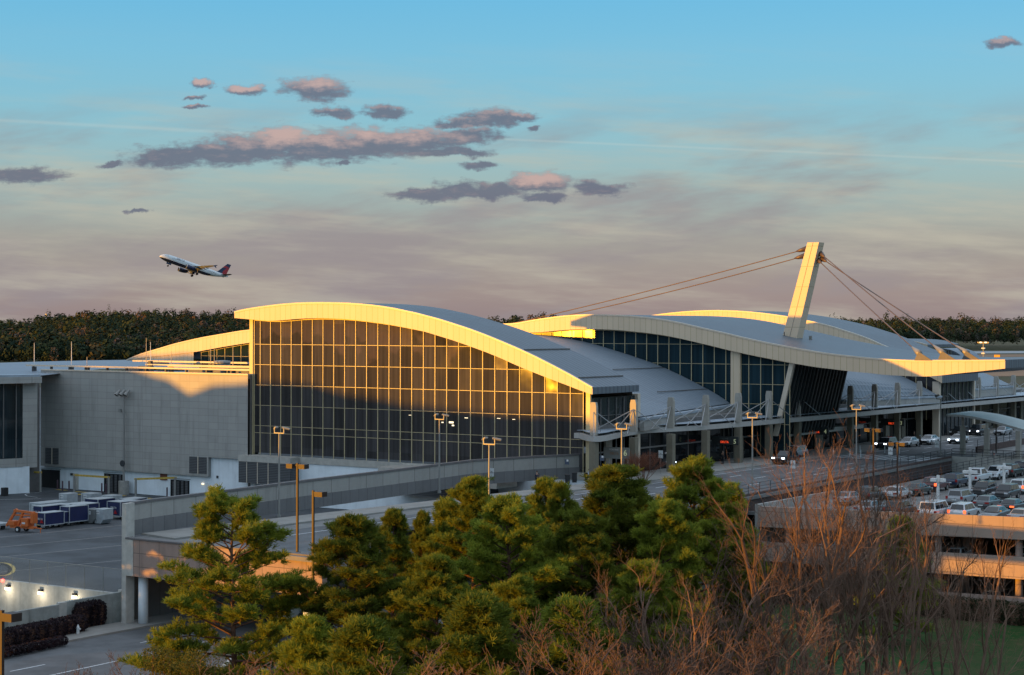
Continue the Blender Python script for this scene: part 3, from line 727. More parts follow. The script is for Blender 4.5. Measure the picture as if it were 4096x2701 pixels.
# asphalt lanes as a sheet above the slab
sheet('road', [(-72, -7), (-20, -9.8), (168, -10.0), (168, -22.4), (60, -22.4), (-10, -25.6), (-22, -25.4), (-42, -13.6), (-62, -13.6), (-68, -21.6), (-73, -21.6)], .004, M['road'])
sw = MB().prism([(-72, .45), (-73, -4.5), (-40, -5.6), (-10, -8.6), (165, -9.6), (165, -1.4), (2, -1.4), (-6, -4.9), (-30, -2.9)], .006, .15)
structure(sw.build('sidewalk', M['walk']))
ln = MB()
for q, dash in ((-13.3, 3), (-16.6, 3), (-20.2, 3)):
    p = -60
    while p < 160:
        if not 48 < p < 60: (ln.box(p, p+dash, q-.08, q+.08, .006, .012) if q > -13.4 or not -66 < p < -22 else None)
        p += 9
ln.box(-70, 46, -10.4, -10.28, .006, .012); ln.box(62, 160, -10.4, -10.28, .006, .012)
structure(ln.build('road_markings', M['line']))
cw = MB()
for k in range(11):
    q = -9.6-1.22*k
    cw.prism([(49.5, q), (49.9, q-.62), (58.5, q-.62), (58.1, q)], .006, .014)
structure(cw.build('crosswalk', M['line']))
# lower road and verge
sheet('lower_road', [(-170,-2.4),(-60,-3.0),(0,-3.5),(0,-24),(-170,-24)], -7.35, M['road'], z0=-10.2)
vg = MB().prism([(-170,4.2),(-73,.4),(-30,-.5),(-30,-3.3),(-60,-3.0),(-170,-2.4)], -10.2, -7.2); structure(vg.build('verge', M['walk']))
lm = MB()
flat_line(lm, [(40, 2686), (180, 2658)], -7.34, .16); flat_line(lm, [(190, 2704), (640, 2607), (900, 2549)], -7.34, .16)
flat_line(lm, [(620, 2580), (690, 2566)], -7.34, .14); flat_line(lm, [(560, 2572), (600, 2563)], -7.34, .14)
structure(lm.build('road_markings', M['line'], fix=False))
# bridge end: fascia beam, columns
BR = thing('road_bridge', (-75, -10, -7.35), 'concrete road bridge with pinkish end beam and round column over the lower road', 'bridge')
MB().box(-74.9, -74.3, -22.3, -1.55, -3.1, -.02).build('end_beam', M['conc_panel_y'], BR)
MB().box(-74.95, -74.25, -1.55, -.66, -3.1, -.02).build('corner_block', M['pale_conc'], BR)
MB().box(-74.9, -73.9, -.655, -.16, -7.3, 3.0).build('end_pier', M['pale_conc'], BR)
MB().tube([(-73.8, -1.62, -7.3), (-73.8, -1.62, -3.1)], .42, 20).build('column', M['white_wall'], BR, smooth=True)
MB().tube([(-73.8, -20, -7.3), (-73.8, -20, -3.1)], .42, 20).build('column', M['white_wall'], BR, smooth=True)
MB().box(-74.2, -20, -14.4, -.6, -3.0, -2.2).build('soffit', M['concrete'], BR)
MB().box(-73.5, -20, .3, .9, -7.3, -.4).build('abutment', M['conc_dark'], BR)
MB().box(-75.0, -74.2, -22.3, -.66, .01, .14).build('kerb', M['coping'], BR)
# long parapet wall along the back of the road
PWt = [(529,2009),(600,1998),(900,1961),(1204,1922),(1500,1887),(1893,1839),(2150,1823),(2400,1812)]
zt = 2.9
PW = thing('parapet_wall', (-40, -1, 0), 'long grey precast parapet wall with dark lower band along the elevated road', 'wall')
P = [U(x, y, z=zt) for x, y in PWt]; P = [(v.x, v.y) for v in P]
def wall_strip(P, z0, z1, th, m_, nm, par, off=0):
    mb = MB(); A = [(x, y-off) for x, y in P]; B = [(x, y-off+th) for x, y in P]
    mb.strip([(x, y, z0) for x, y in A], [(x, y, z1) for x, y in A]); mb.strip([(x, y, z1) for x, y in A], [(x, y, z1) for x, y in B]); mb.strip([(x, y, z1) for x, y in B], [(x, y, z0) for x, y in B])
    mb.quad((*A[0], z0), (*A[0], z1), (*B[0], z1), (*B[0], z0)); mb.quad((*A[-1], z0), (*B[-1], z0), (*B[-1], z1), (*A[-1], z1))
    return mb.build(nm, m_, par, fix=False)
wall_strip(P, 1.3, zt-.22, .35, M['conc_panel'], 'panels', PW)
wall_strip(P, 0, 1.32, .45, M['conc_dark'], 'lower_band', PW, .05)
wall_strip(P, zt-.22, zt, .5, M['coping'], 'coping', PW, .08)
# apron edge: ramp walls at the far left
RW = thing('ramp_retaining_wall', (-71, 14, -10.2), 'cream retaining wall with three lit wall lamps below the apron', 'wall')
MB().box(-71.0, -70.6, 1.2, 60, -10.2, -5.55).build('wall', M['cream_wall'] if 'cream_wall' in M else M['pale_conc'], RW)
HW = thing('hedge_retaining_wall', (-74, 1, -7.3), 'stained concrete retaining wall stepping down behind the hedges', 'wall')
def slab_wall(x0, y0, x1, y1, zb, th, m_, par, nm='panel'):
    pass
a = U(512, 2484, z=-7.3); hz = U(480, 2371, p=a.x-.2).z
b = U(10, 2540, z=-7.3)
def wseg(f0, f1, z0, z1, nm, th=.35, m_=None):
    A = a.lerp(b, f0); B = a.lerp(b, f1); d = (B-A).normalized(); n_ = Vector((-d.y, d.x, 0))*-th
    mb = MB(); mb.v = [(A.x, A.y, -10), (B.x, B.y, -10), (B.x+n_.x, B.y+n_.y, -10), (A.x+n_.x, A.y+n_.y, -10), (A.x, A.y, z0), (B.x, B.y, z1), (B.x+n_.x, B.y+n_.y, z1), (A.x+n_.x, A.y+n_.y, z0)]
    mb.f = [(0,3,2,1),(4,5,6,7),(0,1,5,4),(1,2,6,5),(2,3,7,6),(3,0,4,7)]
    return mb.build(nm, m_ or M['stained'], HW)
M['stained'] = mat('stained_concrete', (.30,.31,.29), .85, var=.15, vs=1.3, dirt=.75)
wseg(0, .06, -4.6, -4.6, 'pilaster', .5, M['pale_conc'])
wseg(.06, .5, -4.75, -5.1, 'panel'); wseg(.5, .56, -5.15, -5.15, 'pilaster', .5, M['pale_conc']); wseg(.56, 1.5, -5.3, -5.9, 'panel')
# chain link fence on top
FN = thing('chain_link_fence', (-70.8, 20, -5.8), 'chain link fence with thin posts along the apron edge', 'fence')
for k in range(26): MB().tube([(-70.9, 1.5+2.4*k, -5.85), (-70.9, 1.5+2.4*k, -3.4)], .035, 5).build('post', M['pole'], FN)
pass; MB().tube([(-70.9, 1.5, -3.4), (-70.9, 62, -3.4)], .03, 5).build('top_rail', M['pole'], FN)
mt, T, B = newmat('chain_link'); tr = T.node('ShaderNodeBsdfTransparent'); mx = T.node('ShaderNodeMixShader'); B.inputs['Base Color'].default_value = (.35,.36,.36,1); B.inputs['Roughness'].default_value = .6
g_ = T.sep(T.node('ShaderNodeNewGeometry').outputs['Position'])
def tri(s, k): 
    t = T.m('DIVIDE', T.m('ADD', g_[1], T.m('MULTIPLY', g_[2], s)), .09); return T.m('LESS_THAN', T.m('FRACT', T.m('ADD', t, 1000.0)), .10)
lk = T.m('MAXIMUM', tri(1.0, 0), tri(-1.0, 0))
T.l.new(lk, mx.inputs[0]); T.l.new(tr.outputs[0], mx.inputs[1]); T.l.new(B.outputs[0], mx.inputs[2]); T.l.new(mx.outputs[0], T.n['Material Output'].inputs['Surface'])
MB().quad((-70.92, 1.5, -5.8), (-70.92, 62, -5.8), (-70.92, 62, -3.42), (-70.92, 1.5, -3.42)).build('mesh_panel', mt, FN, fix=False)
# kerb ramp divider, bottom left centre
c0 = U(1120, 2515, z=-7.35); c1 = U(935, 2690, z=-7.35); dd = (c1-c0).normalized(); c1 = c1+dd*12; c0 = c0-dd*14
bar = MB(); nn = Vector((-dd.y, dd.x, 0))*.25
bar.v = [tuple(v) for v in (c0-nn, c1-nn, c1+nn, c0+nn)]+[tuple(v+Vector((0,0,1.1))) for v in (c0-nn, c1-nn, c1+nn, c0+nn)]
bar.f = [(0,3,2,1),(4,5,6,7),(0,1,5,4),(1,2,6,5),(2,3,7,6),(3,0,4,7)]
tag(bar.build('concrete_barrier', M['pale_conc']), 'long low concrete barrier at the foot of the pines beside the lower road', 'barrier')
# ---------------------------------------------------------------- metal clad wing and concourse
WG = thing('service_wing', (-1, 60, -5.8), 'grey panelled service wing with loading doors beside the glass hall', 'building')
pw = -1.1
qR = U(991, 1700, p=pw).y; qL = U(163, 1700, p=pw).y
zT = U(560, 1491, p=pw).z; zB = U(500, 1885, p=pw).z; zB2 = U(900, 1833, p=pw).z; qN = U(833, 1850, p=pw).y
w_ = MB(); w_.prism([(qR, zB2), (qR, zT), (qL, zT), (qL, zB), (qN, zB), (qN, zB2)], pw, pw+.5, 'x'); cl = w_.build('clad_wall', M['clad'], WG)
MB().box(pw-.08, pw+.6, qR-.05, qL, zT, zT+.18).build('wall_coping', M['trim'], WG)
MB().box(pw+.5, 1.0, qR, qR+.4, -5.8, zT).build('return_wall', M['clad_dark'], WG)
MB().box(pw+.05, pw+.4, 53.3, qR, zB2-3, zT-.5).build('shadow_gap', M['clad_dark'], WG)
MB().box(pw+.5, 42, qR+.4, qL, zT-.8, zT-.35).build('flat_roof', M['roof_pale'], WG)
MB().box(pw+.55, pw+.9, qR-.8, qL+1, -5.8, zB2+.2).build('lower_wall', M['white_wall'], WG)
def wbox(x0, y0, x1, y1, d0, d1, nm, m_, par=WG):
    A = U(x0, y0, p=pw+d0); B = U(x1, y1, p=pw+d0); return MB().box(pw+d0, pw+d1, A.y, B.y, A.z, B.z).build(nm, m_, par)
for (x0, y0, x1, y1) in ((181,1791,233,1858), (757,1826,825,1896)):
    l = wbox(x0, y0, x1, y1, -.08, -.005, 'louver', M['louver']); xm = (x0+x1)/2; wbox(xm-1.2, y0, xm+1.2, y1, -.12, -.082, 'frame', M['trim'], l)
for (x0, y0, x1, y1) in ((165,1877,239,1958), (416,1893,494,1977), (682,1918,757,1995)):
    d_ = wbox(x0, y0, x1, y1, .50, .545, 'loading_door', M['black']); wbox(x0-3, y0-4, x1+3, y0, .44, .54, 'door_head', M['clad_dark'], d_)
    if x0 > 400:
        for k in range(4): wbox(x0+8+k*17, y0+6, x0+17+k*17, y1-8, .46, .49, 'strip_curtain', M['louver'], d_)
wbox(293,1894,313,1962,.46,.54,'door',M['pale_conc']); wbox(281,1893,291,1903,.4,.54,'wall_box',M['dark_steel'])
wbox(822,1930,836,1975,.46,.54,'door',M['white']); wbox(640,1895,667,1922,.42,.54,'warning_sign',mat('red_brown_sign',(.16,.05,.03),.6))
wl = wbox(806,1933,813,1939,.4,.54,'wall_lamp',M['lamp_dim'])
wbox(865,1903,873,1914,.5,.56,'round_vent',M['dark_steel'])
# rooftop pipe rail, antennas, vents
PR = thing('roof_pipe_rail', (0, 60, zT), 'gold lit rooftop pipe run on short posts along the wing edge', 'pipes')
q1_ = U(105, 1475, p=0).y; q2_ = U(1008, 1480, p=0).y
MB().box(-.1, .15, q2_, q1_, zT+.55, zT+.78).build('pipe_cover', M['trim'], PR)
MB().box(1.8, 2.0, q2_, q2_+22, zT+1.0, zT+1.16).box(3.2, 3.4, q2_, q2_+19, zT+.8, zT+.95).build('pipe_cover', M['trim'], PR)
MB().box(10, 10.2, q2_, q2_+33, zT+1.2, zT+1.45).build('pipe_cover', M['trim'], PR)
q = q2_+.5
while q < q1_: MB().box(-.15, .2, q-.12, q+.12, zT+.05, zT+.54).build('post', M['dark_steel'], PR); q += 3.9
for i in range(26):
    q = q2_+rnd.uniform(.5, 24); x = rnd.uniform(1, 9); MB().box(x, x+rnd.uniform(.2,.8), q, q+rnd.uniform(.4,3), zT, zT+rnd.uniform(.3,.9)).build('equipment_box', M['clad_dark'], PR)
for i, (x, yt, yb_, g) in enumerate(((137,1372,1480,1),(286,1367,1476,1),(348,1428,1482,0),(585,1352,1490,0),(602,1368,1458,1),(685,1405,1480,0),(857,1395,1470,0),(932,1388,1480,0),(843,1385,1470,0))):
    bse = U(x, yb_, p=1.0 if i < 4 else 4.0); tp = U(x, yt, p=bse.x)
    t = thing('whip_antenna', bse, 'thin whip antenna, number %s from the left on the wing roof' % ['one','two','three','four','five','six','seven','eight','nine'][i], 'antenna', 'whip antennas on the wing roof')
    MB().tube([bse, tp], [.07, .03], 5).build('rod', M['white'] if g else M['steel'], t)
    MB().box(bse.x-.25, bse.x+.25, bse.y-.25, bse.y+.25, bse.z-1.0, bse.z+.5).build('mount', M['dark_steel'], t)
for i, (x, y, r_, h_) in enumerate(((889,1493,1.15,1.5),(632,1462,1.7,.6))):
    b_ = U(x, y, p=6 if i == 0 else 20)
    t = thing('roof_vent', b_, ['round silver roof vent drum beside the glass hall', 'low domed roof vent farther back on the wing roof'][i], 'vent', 'roof vents')
    MB().tube([b_, b_+Vector((0,0,h_))], r_, 18).build('drum', M['pole'], t, smooth=False); MB().tube([b_+Vector((0,0,h_)), b_+Vector((0,0,h_+.25)), b_+Vector((0,0,h_+.32))], [r_*1.12, r_*1.0, r_*.3], 18).build('cap', M['pole'], t)
# concourse at far left with curved pale roofs
CC = thing('concourse_building', U(60, 1900, Y=262), 'dark glazed concourse with pale curved roofs at the left edge', 'building')
E0 = U(168, 1507, Y=260); dirE = Vector((.77*.829*1+.63*.0, 0, 0))
# direction (.77,.63) in camera ground axes
dE = Vector(tuple(RT*.77+FW*.63)).normalized(); nE = Vector((dE.y, -dE.x, 0))
if nE.dot(Vector(tuple(FW))) > 0: nE = -nE
def onE(s, out, z): return E0+dE*s+nE*out+Vector((0, 0, z-E0.z))
def ebox(s0, s1, o0, o1, z0, z1, nm, m_, par=CC):
    c = onE((s0+s1)/2, (o0+o1)/2, (z0+z1)/2); return MB().obox(c, dE*(s1-s0)/2, nE*(o1-o0)/2, (0,0,(z1-z0)/2)).build(nm, m_, par)
ez = E0.z
ebox(-30, 0, -2.6, .0, ez-.9, ez, 'eave', M['clad']); ebox(-30, -.2, -2.6, -.1, ez+.002, ez+.3, 'gutter', M['canopy_top'])
ebox(-30, -2.2, -2.9, -1.6, ez-11.6, ez-.9, 'glass_wall', M['glass_dark'])
mm = MB()
for k in range(14):
    c = onE(-3.2-1.9*k, -1.52, ez-6.2); mm.obox(c, dE*.07, nE*.08, (0,0,5.3))
mm.build('mullions', M['clad_dark'], CC)
ebox(-2.2, .0, -3.4, -1.5, ez-13, ez-.9, 'pier', M['clad']); ebox(-30, -2.2, -2.9, -1.35, ez-12.8, ez-11.6, 'sill_band', M['clad'])
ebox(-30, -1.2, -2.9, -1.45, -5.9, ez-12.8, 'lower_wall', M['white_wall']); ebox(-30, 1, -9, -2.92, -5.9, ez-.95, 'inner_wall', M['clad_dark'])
def patch(rows, nm, m_, par, sub=14):
    g = [[np.array(tuple(U(x, y, Y=Y))) for x, y, Y in r] for r in rows]
    mb = MB(); R_ = []
    for r in g:
        pts = [r[int(t)] if t >= len(r)-1 else r[int(t)]*(1-(t % 1))+r[int(t)+1]*(t % 1) for t in np.linspace(0, len(r)-1, sub*2)]
        R_.append(pts)
    for a, b in zip(R_[:-1], R_[1:]): mb.strip(b, a)
    return mb.build(nm, m_, par, smooth=True, fix=False)
patch([[(-150,1456,330),(150,1447,330),(350,1442,330),(500,1440,330)],
       [(-150,1462,305),(150,1455,305),(350,1450,305),(560,1445,310)],
       [(-150,1478,280),(150,1468,282),(350,1463,288),(620,1458,296)],
       [(-150,1509,263),(168,1502,262.5),(400,1477,276),(640,1473,286)]], 'curved_roof', M['roof_pale'], CC)
patch([[(500,1440,331),(560,1434,331),(610,1433,331),(670,1437,331),(730,1447,331),(790,1462,331)],
       [(560,1445,310),(600,1444,310),(640,1444,309),(690,1449,309),(740,1457,309),(795,1468,309)],
       [(640,1473,286),(660,1474,287),(690,1474,288),(720,1475,289),(760,1476,290),(800,1477,291)]], 'curved_roof', M['roof_pale'], CC)
e_ = MB(); L = [U(x, y, Y=331.3) for x, y in ((505,1439),(560,1433),(610,1431.5),(670,1435.5),(730,1445.5),(790,1460.5))]
e_.strip(L, [v-Vector((0,0,.35)) for v in L]); e_.build('roof_edge', M['trim'], CC, fix=False)
# ---------------------------------------------------------------- parking garage
GP = thing('parking_garage', (-11, -60, -10.2), 'pinkish precast parking garage with cars on its roof', 'garage')
pg = -11.0
def gz(x, y): v = U(x, y, p=pg); return v.y, v.z
qN_ = -28.5; qF_ = -100
def line2(a, b):
    (qa_, za_), (qb_, zb__) = a, b; k = (zb__-za_)/(qb_-qa_)
    return lambda q: za_+k*(q-qa_)
L1 = line2(gz(3637,2051), gz(4096,2070)); L2 = line2(gz(3531,2132), gz(4096,2160)); L3 = line2(gz(3490,2194), gz(4096,2230)); L4 = line2(gz(3531,2278), gz(4096,2319)); L5 = line2(gz(3562,2357), gz(4096,2391)); 
print('garage', [round(f(-40), 2) for f in (L1,L2,L3,L4,L5)], [round(f(-60), 2) for f in (L1,L2,L3,L4,L5)])
def band(fa_, fb_, nm, m_, p0=pg, p1=pg+.4):
    mb = MB(); mb.prism([(qN_, fa_(qN_)), (qF_, fa_(qF_)), (qF_, fb_(qF_)), (qN_, fb_(qN_))], p0, p1, 'x'); return mb.build(nm, m_, GP)
band(L1, L2, 'upper_parapet', M['pink']); band(L3, L4, 'middle_parapet', M['pink']); band(L5, lambda q: -10.2, 'lower_parapet', M['pink'])
structure(MB().prism([(pg+.45, qN_+2), (pg+.45, qF_), (120, qF_), (120, -26.6), (60, -26.2), (-9, -28.4)], -1.8, -1.45).build('garage_roof_deck', M['deck']))
MB().box(pg+.45, 60, qF_, -29, L3(-50)-1.5, L3(-50)-1.2).build('middle_floor', M['concrete'], GP)
MB().box(pg+.45, 60, qF_, -29, -10.2, -9.9).build('lower_floor', M['concrete'], GP)
MB().box(20, 20.4, qF_, -29, -10, -1.85).build('inner_wall', M['clad_dark'], GP)
for k in range(8):
    q = -31.5-8.2*k
    MB().tube([(pg+1.1, q, -10), (pg+1.1, q, -1.9)], .36, 14).build('column', M['conc_panel_y'], GP, smooth=True)
    MB().tube([(pg+9, q, -10), (pg+9, q, -1.9)], .36, 10).build('column', M['conc_panel_y'], GP, smooth=True)
MB().box(pg, pg+20, qN_, qN_+.4, -10.2, -.6).build('end_wall', M['conc_panel'], GP)
# brown wall below the road edge, pale cross wall, railings
BW = thing('brown_retaining_wall', (20, -26, -1.5), 'dark brown retaining wall between the road and the garage roof', 'wall')
e_0 = U(2850, 2013, z=0); e_1 = U(3807, 1832, z=0)
def segwall(A, B, z0, z1, th, m_, nm, par):
    d = (B-A).normalized(); n_ = Vector((-d.y, d.x, 0))*th
    mb = MB(); mb.v = [(A.x, A.y, z0), (B.x, B.y, z0), (B.x+n_.x, B.y+n_.y, z0), (A.x+n_.x, A.y+n_.y, z0), (A.x, A.y, z1), (B.x, B.y, z1), (B.x+n_.x, B.y+n_.y, z1), (A.x+n_.x, A.y+n_.y, z1)]
    mb.f = [(0,3,2,1),(4,5,6,7),(0,1,5,4),(1,2,6,5),(2,3,7,6),(3,0,4,7)]; return mb.build(nm, m_, par)
segwall(e_0, e_1, -1.9, .25, .3, M['brick'], 'wall', BW)
PWl = thing('cross_wall', e_1, 'pale concrete cross wall under the ramp railing', 'wall')
e_2 = U(4060, 1836, z=0); segwall(e_1, Vector((e_1.x+.2, e_1.y-14.5, 0)), -1.9, .2, .3, M['pale_conc'], 'wall', PWl)
def railing(A, B, h, label, n):
    t = thing('railing', A, label, 'railing', 'dark steel railings by the garage')
    d = B-A; ra = MB()
    for i in range(n+1): v = A+d*i/n; MB().tube([v, v+Vector((0,0,h))], .04, 4).build('post', M['dark_steel'], t)
    for hh in (h, h*.62, h*.3): ra.tube([A+Vector((0,0,hh)), B+Vector((0,0,hh))], .032, 4)
    ra.build('rails', M['dark_steel'], t)
zz = Vector((0,0,.25))
railing(e_0+zz, e_1+zz, 1.05, 'railing on top of the brown wall beside the road', 26)
e_3 = Vector((e_1.x+.2, e_1.y-14.5, 0)); railing(e_1+zz, e_3+zz, 1.05, 'railing across the top of the pale cross wall', 10)
r0 = U(3560, 1942, z=-1.45); r1 = U(4070, 1836, z=.2); railing(Vector((r0.x, r0.y, -1.45)), r1, 1.05, 'sloping railing behind the parked cars on the garage roof', 20)
w1 = U(3910, 1812, z=0); w2 = U(4110, 1775, z=0)
BW2 = thing('planter_wall', w1, 'dark brown planter wall behind the white canopy posts', 'wall'); segwall(w1, w2, 0, .9, .3, M['brick'], 'wall', BW2)
railing(w1+Vector((0,0,.9)), w2+Vector((0,0,.9)), 1.0, 'railing on the planter wall behind the canopy posts', 8)
MBp = MB(); A = U(3905, 1832, z=0); tag(segwall(A, A+Vector((0,-8,0)), 0, .5, .5, M['pale_conc'], 'concrete_kerb_block', None), 'low pale concrete block under the canopy beside the railing', 'kerb')
# ---------------------------------------------------------------- unseen ridge added outside the frame, shaped to cast the facade's shadow line
WS_OLD = [(-260,-12),(-70,-11),(-52,-10),(-46,-3),(-40,2),(-28,5),(-15,6.2),(-6,6.8),(0,7.2),(15,7.5),(26,7.9),(32,9.0),(38,9.9),(46,10.1),(56,10.0),(62,8.3),(68,9.9),(80,11.1),(130,11.7),(300,12.5)]
WS = [(-260,-12),(-43,-11),(-39,-6),(-35,1),(-30,5),(-18,6.0),(-6,6.8),(0,7.2),(14,7.4),(22,7.8),(29,8.8),(36,9.9),(43,10.1),(46,9.8),(50,9.3),(53.5,8.1),(57,10.0),(64,11.2),(92,12.0),(125,12.2),(300,12.5)]
def shade_ridge():
    ws = np.arange(-260, 300, .8); hz = np.interp(ws, [a for a, _ in WS], [b for _, b in WS])
    r = np.random.RandomState(5); nz = np.zeros(len(ws))
    for k, a in ((3, .16), (7, .3), (18, .35)): 
        g = r.randn(len(ws)//k+3); nz += a*np.interp(np.arange(len(ws))/k, np.arange(len(g)), g)
    L = 200.0; top = hz+math.tan(SUN_EL)*L+nz*.5
    mb = MB(); rows = []
    for dl, f in ((-40, -12), (-8, None), (0, None), (8, None), (40, -12)):
        x = -(L+dl)*.854+ws*.52; y = (L+dl)*.52+ws*.854
        z = np.full(len(ws), -12.0) if f else (top if dl == 0 else top-3)
        rows.append([(float(a), float(b), float(c)) for a, b, c in zip(x, y, z)])
    for a, b in zip(rows[:-1], rows[1:]): mb.strip(a, b)
    structure(mb.build('hills_and_shade_ridge', mat('shade_ridge_cover', (.045,.05,.028), .95, var=.4, vs=.2), fix=False))  # added sun blocker out of view, crest follows the wanted shadow edge
shade_ridge()
# ---------------------------------------------------------------- vehicles
mt, T, B = newmat('car_paint'); oi = T.node('ShaderNodeObjectInfo'); T.l.new(oi.outputs['Color'], B.inputs['Base Color'])
B.inputs['Roughness'].default_value = .28; B.inputs['Coat Weight'].default_value = .6; B.inputs['Coat Roughness'].default_value = .06; B.inputs['Metallic'].default_value = .15
M['paint'] = mt
M['cglass'] = mat('car_glass', (.015,.02,.024), .05, var=0, spec=.8)
M['tyre'] = mat('tyre_rubber', (.015,.015,.016), .85, var=0)
M['rim'] = mat('wheel_rim', (.35,.36,.37), .35, .8, var=0)
M['tail'] = mat('tail_lamp_red', (.30,.01,.01), .3, var=0)
M['tail_on'] = mat('tail_lamp_lit', (.5,.02,.01), .3, var=0, emit=(1,.12,.03), es=1.2)
M['headl'] = mat('headlamp', (.6,.62,.65), .15, var=0)
M['plate'] = mat('plate_white', (.6,.62,.62), .5, var=0)
M['ctrim'] = mat('black_plastic', (.02,.02,.022), .6, var=0)
KINDS = {
 'sedan': dict(L=4.75, W=1.84, wb=2.75, low=[(-2.37,.38),(-2.37,.72),(-2.28,.98),(-1.7,1.0),(1.15,.93),(1.95,.80),(2.3,.64),(2.37,.38)], cab=(-1.85,1.22,.96,-1.15,.30,1.45), hw=(.80,.60)),
 'suv': dict(L=4.7, W=1.9, wb=2.75, low=[(-2.35,.42),(-2.36,.85),(-2.28,1.08),(1.05,1.06),(1.95,.98),(2.28,.78),(2.35,.42)], cab=(-2.22,1.2,1.04,-1.95,.45,1.73), hw=(.84,.68)),
 'van': dict(L=5.2, W=2.0, wb=3.0, low=[(-2.6,.45),(-2.6,.95),(-2.54,1.15),(1.45,1.14),(2.3,1.08),(2.55,.9),(2.6,.45)], cab=(-2.5,1.5,1.12,-2.35,.8,1.93), hw=(.90,.76)),
 'pickup': dict(L=5.9, W=2.03, wb=3.7, low=[(-2.95,.55),(-2.95,1.2),(-.75,1.2),(1.6,1.2),(2.7,1.12),(2.93,.95),(2.95,.55)], cab=(-.9,1.75,1.18,-.62,.95,1.93), hw=(.92,.74)),
}
def make_car(kind):
    K = KINDS[kind]; W = K['W']/2; root = thing(kind if kind in ('sedan','suv','van') else 'pickup_truck', (0,0,0), '', '')
    b = MB().prism(K['low'], -W, W, 'y'); body = b.build('body', M['paint'], root, bevel=.09)
    if kind == 'pickup': MB().box(-2.85, -1.0, -W+.14, W-.14, 1.195, 1.215).build('truck_bed', M['ctrim'], root)
    x0, x1, z0, x2, x3, z1 = K['cab']; h0, h1 = K['hw']
    c = MB(); c.v = [(x0,-h0,z0),(x1,-h0,z0),(x1,h0,z0),(x0,h0,z0),(x2,-h1,z1),(x3,-h1,z1),(x3,h1,z1),(x2,h1,z1)]
    c.f = [(0,3,2,1),(4,5,6,7),(0,1,5,4),(1,2,6,5),(2,3,7,6),(3,0,4,7)]; cv = [Vector(v) for v in c.v]
    c.build('cabin', M['paint'], root, bevel=.07)
    def pane(i, j, k, l, s0, s1, t0, t1, off=.012):
        A, B_, C_, D_ = cv[i], cv[j], cv[k], cv[l]
        n = (B_-A).cross(D_-A).normalized()*off
        P = lambda s, t: A.lerp(B_, s).lerp(D_.lerp(C_, s), t)+n
        return [P(s0, t0), P(s1, t0), P(s1, t1), P(s0, t1)]
    MB().quad(*pane(1,2,6,5,.06,.94,.10,.90)).build('windscreen', M['cglass'], root, fix=False)
    MB().quad(*pane(3,0,4,7,.07,.93,.14,.88)).build('rear_window', M['cglass'], root, fix=False)
    for side in ((0,1,5,4),(2,3,7,6)):
        for (s0, s1) in (((.05,.34),(.37,.62),(.65,.90)) if kind in ('suv','van') else ((.10,.47),(.51,.88))):
            if side[0] == 2: s0, s1 = 1-s1, 1-s0
            MB().quad(*pane(*side, s0, s1, .12, .88)).build('side_window', M['cglass'], root, fix=False)
    r = .34 if kind == 'sedan' else .38
    for sx in (-1, 1):
        for sy in (-1, 1):
            x = sx*K['wb']/2
            MB().tube([(x, sy*(W-.22), r), (x, sy*(W+.012), r)], r, 18).build('wheel', M['tyre'], root)
            wh = root.children[-1] if False else bpy.data.objects[COL.objects[-1].name]
            rm = MB(); rm.tube([(x, sy*(W-.02), r), (x, sy*(W+.02), r)], r*.62, 14); rm.build('rim', M['rim'], wh)
            a = MB(); pts = [(x+(r+.07)*math.cos(t), r+(r+.07)*math.sin(t)) for t in np.linspace(-.25, math.pi+.25, 12)]
            a.prism(pts, sy*(W+.004), sy*(W-.1), 'y'); a.build('wheel_arch', M['ctrim'], root)
    L2 = K['L']/2; zl = .70 if kind == 'sedan' else .88
    for sy in (-1, 1):
        MB().box(L2-.16, L2+.008, sy*(W-.42), sy*(W-.06), zl-.10, zl+.06).build('headlight', M['headl'], root)
        if kind in ('suv','van','pickup'): MB().box(-L2-.012, -L2+.14, sy*(W-.24), sy*(W+.004), zl-.12, zl+.20).build('tail_light', M['tail'], root)
        else: MB().box(-L2-.012, -L2+.10, sy*(W-.46), sy*(W-.02), zl+.0, zl+.17).build('tail_light', M['tail'], root)
        MB().box(x1-.55, x1-.35, sy*(h0+.05), sy*(h0+.24), z0+.05, z0+.2).build('mirror', M['paint'], root)
    MB().box(-L2-.02, -L2+.02, -.26, .26, zl-.26, zl-.12).build('licence_plate', M['plate'], root)
    MB().box(L2-.05, L2+.015, -.5, .5, zl-.28, zl-.02).build('grille', M['ctrim'], root)
    MB().box(-L2-.03, -L2+.1, -W+.1, W-.1, .32, .46).build('rear_bumper', M['ctrim'], root); MB().box(L2-.1, L2+.02, -W+.1, W-.1, .30, .42).build('front_bumper', M['ctrim'], root)
    return root
protos = {}
def put_car(kind, x, y, z, head, col, label, cat, group, lit=0, tail=0, dx=0):
    """head: +1 drives away (tail seen), -1 faces us; (x, y) is the bottom centre of the visible car"""
    first = kind not in protos
    if first: protos[kind] = make_car(kind); t = protos[kind]
    else: t = copy_tree(protos[kind])
    w = U(x, y, z=z); L2 = KINDS[kind]['L']/2
    t.location = (w.x+L2*.35, w.y+.3, z); t.rotation_euler = (0, 0, 0 if head > 0 else math.pi)
    if isinstance(head, float): t.rotation_euler = (0, 0, head if abs(head) > .01 else 0)
    tag(t, label, cat, group)
    for ch in t.children:
        nm = ch.name.split('.')[0]
        if nm in ('body', 'cabin', 'mirror'): ch.color = (*col, 1)
        if nm in ('headlight', 'tail_light'):
            ch.material_slots[0].link = 'OBJECT'
            ch.material_slots[0].material = (M['headlight_on'] if lit else M['headl']) if nm == 'headlight' else (M['tail_on'] if tail else M['tail'])
    return t
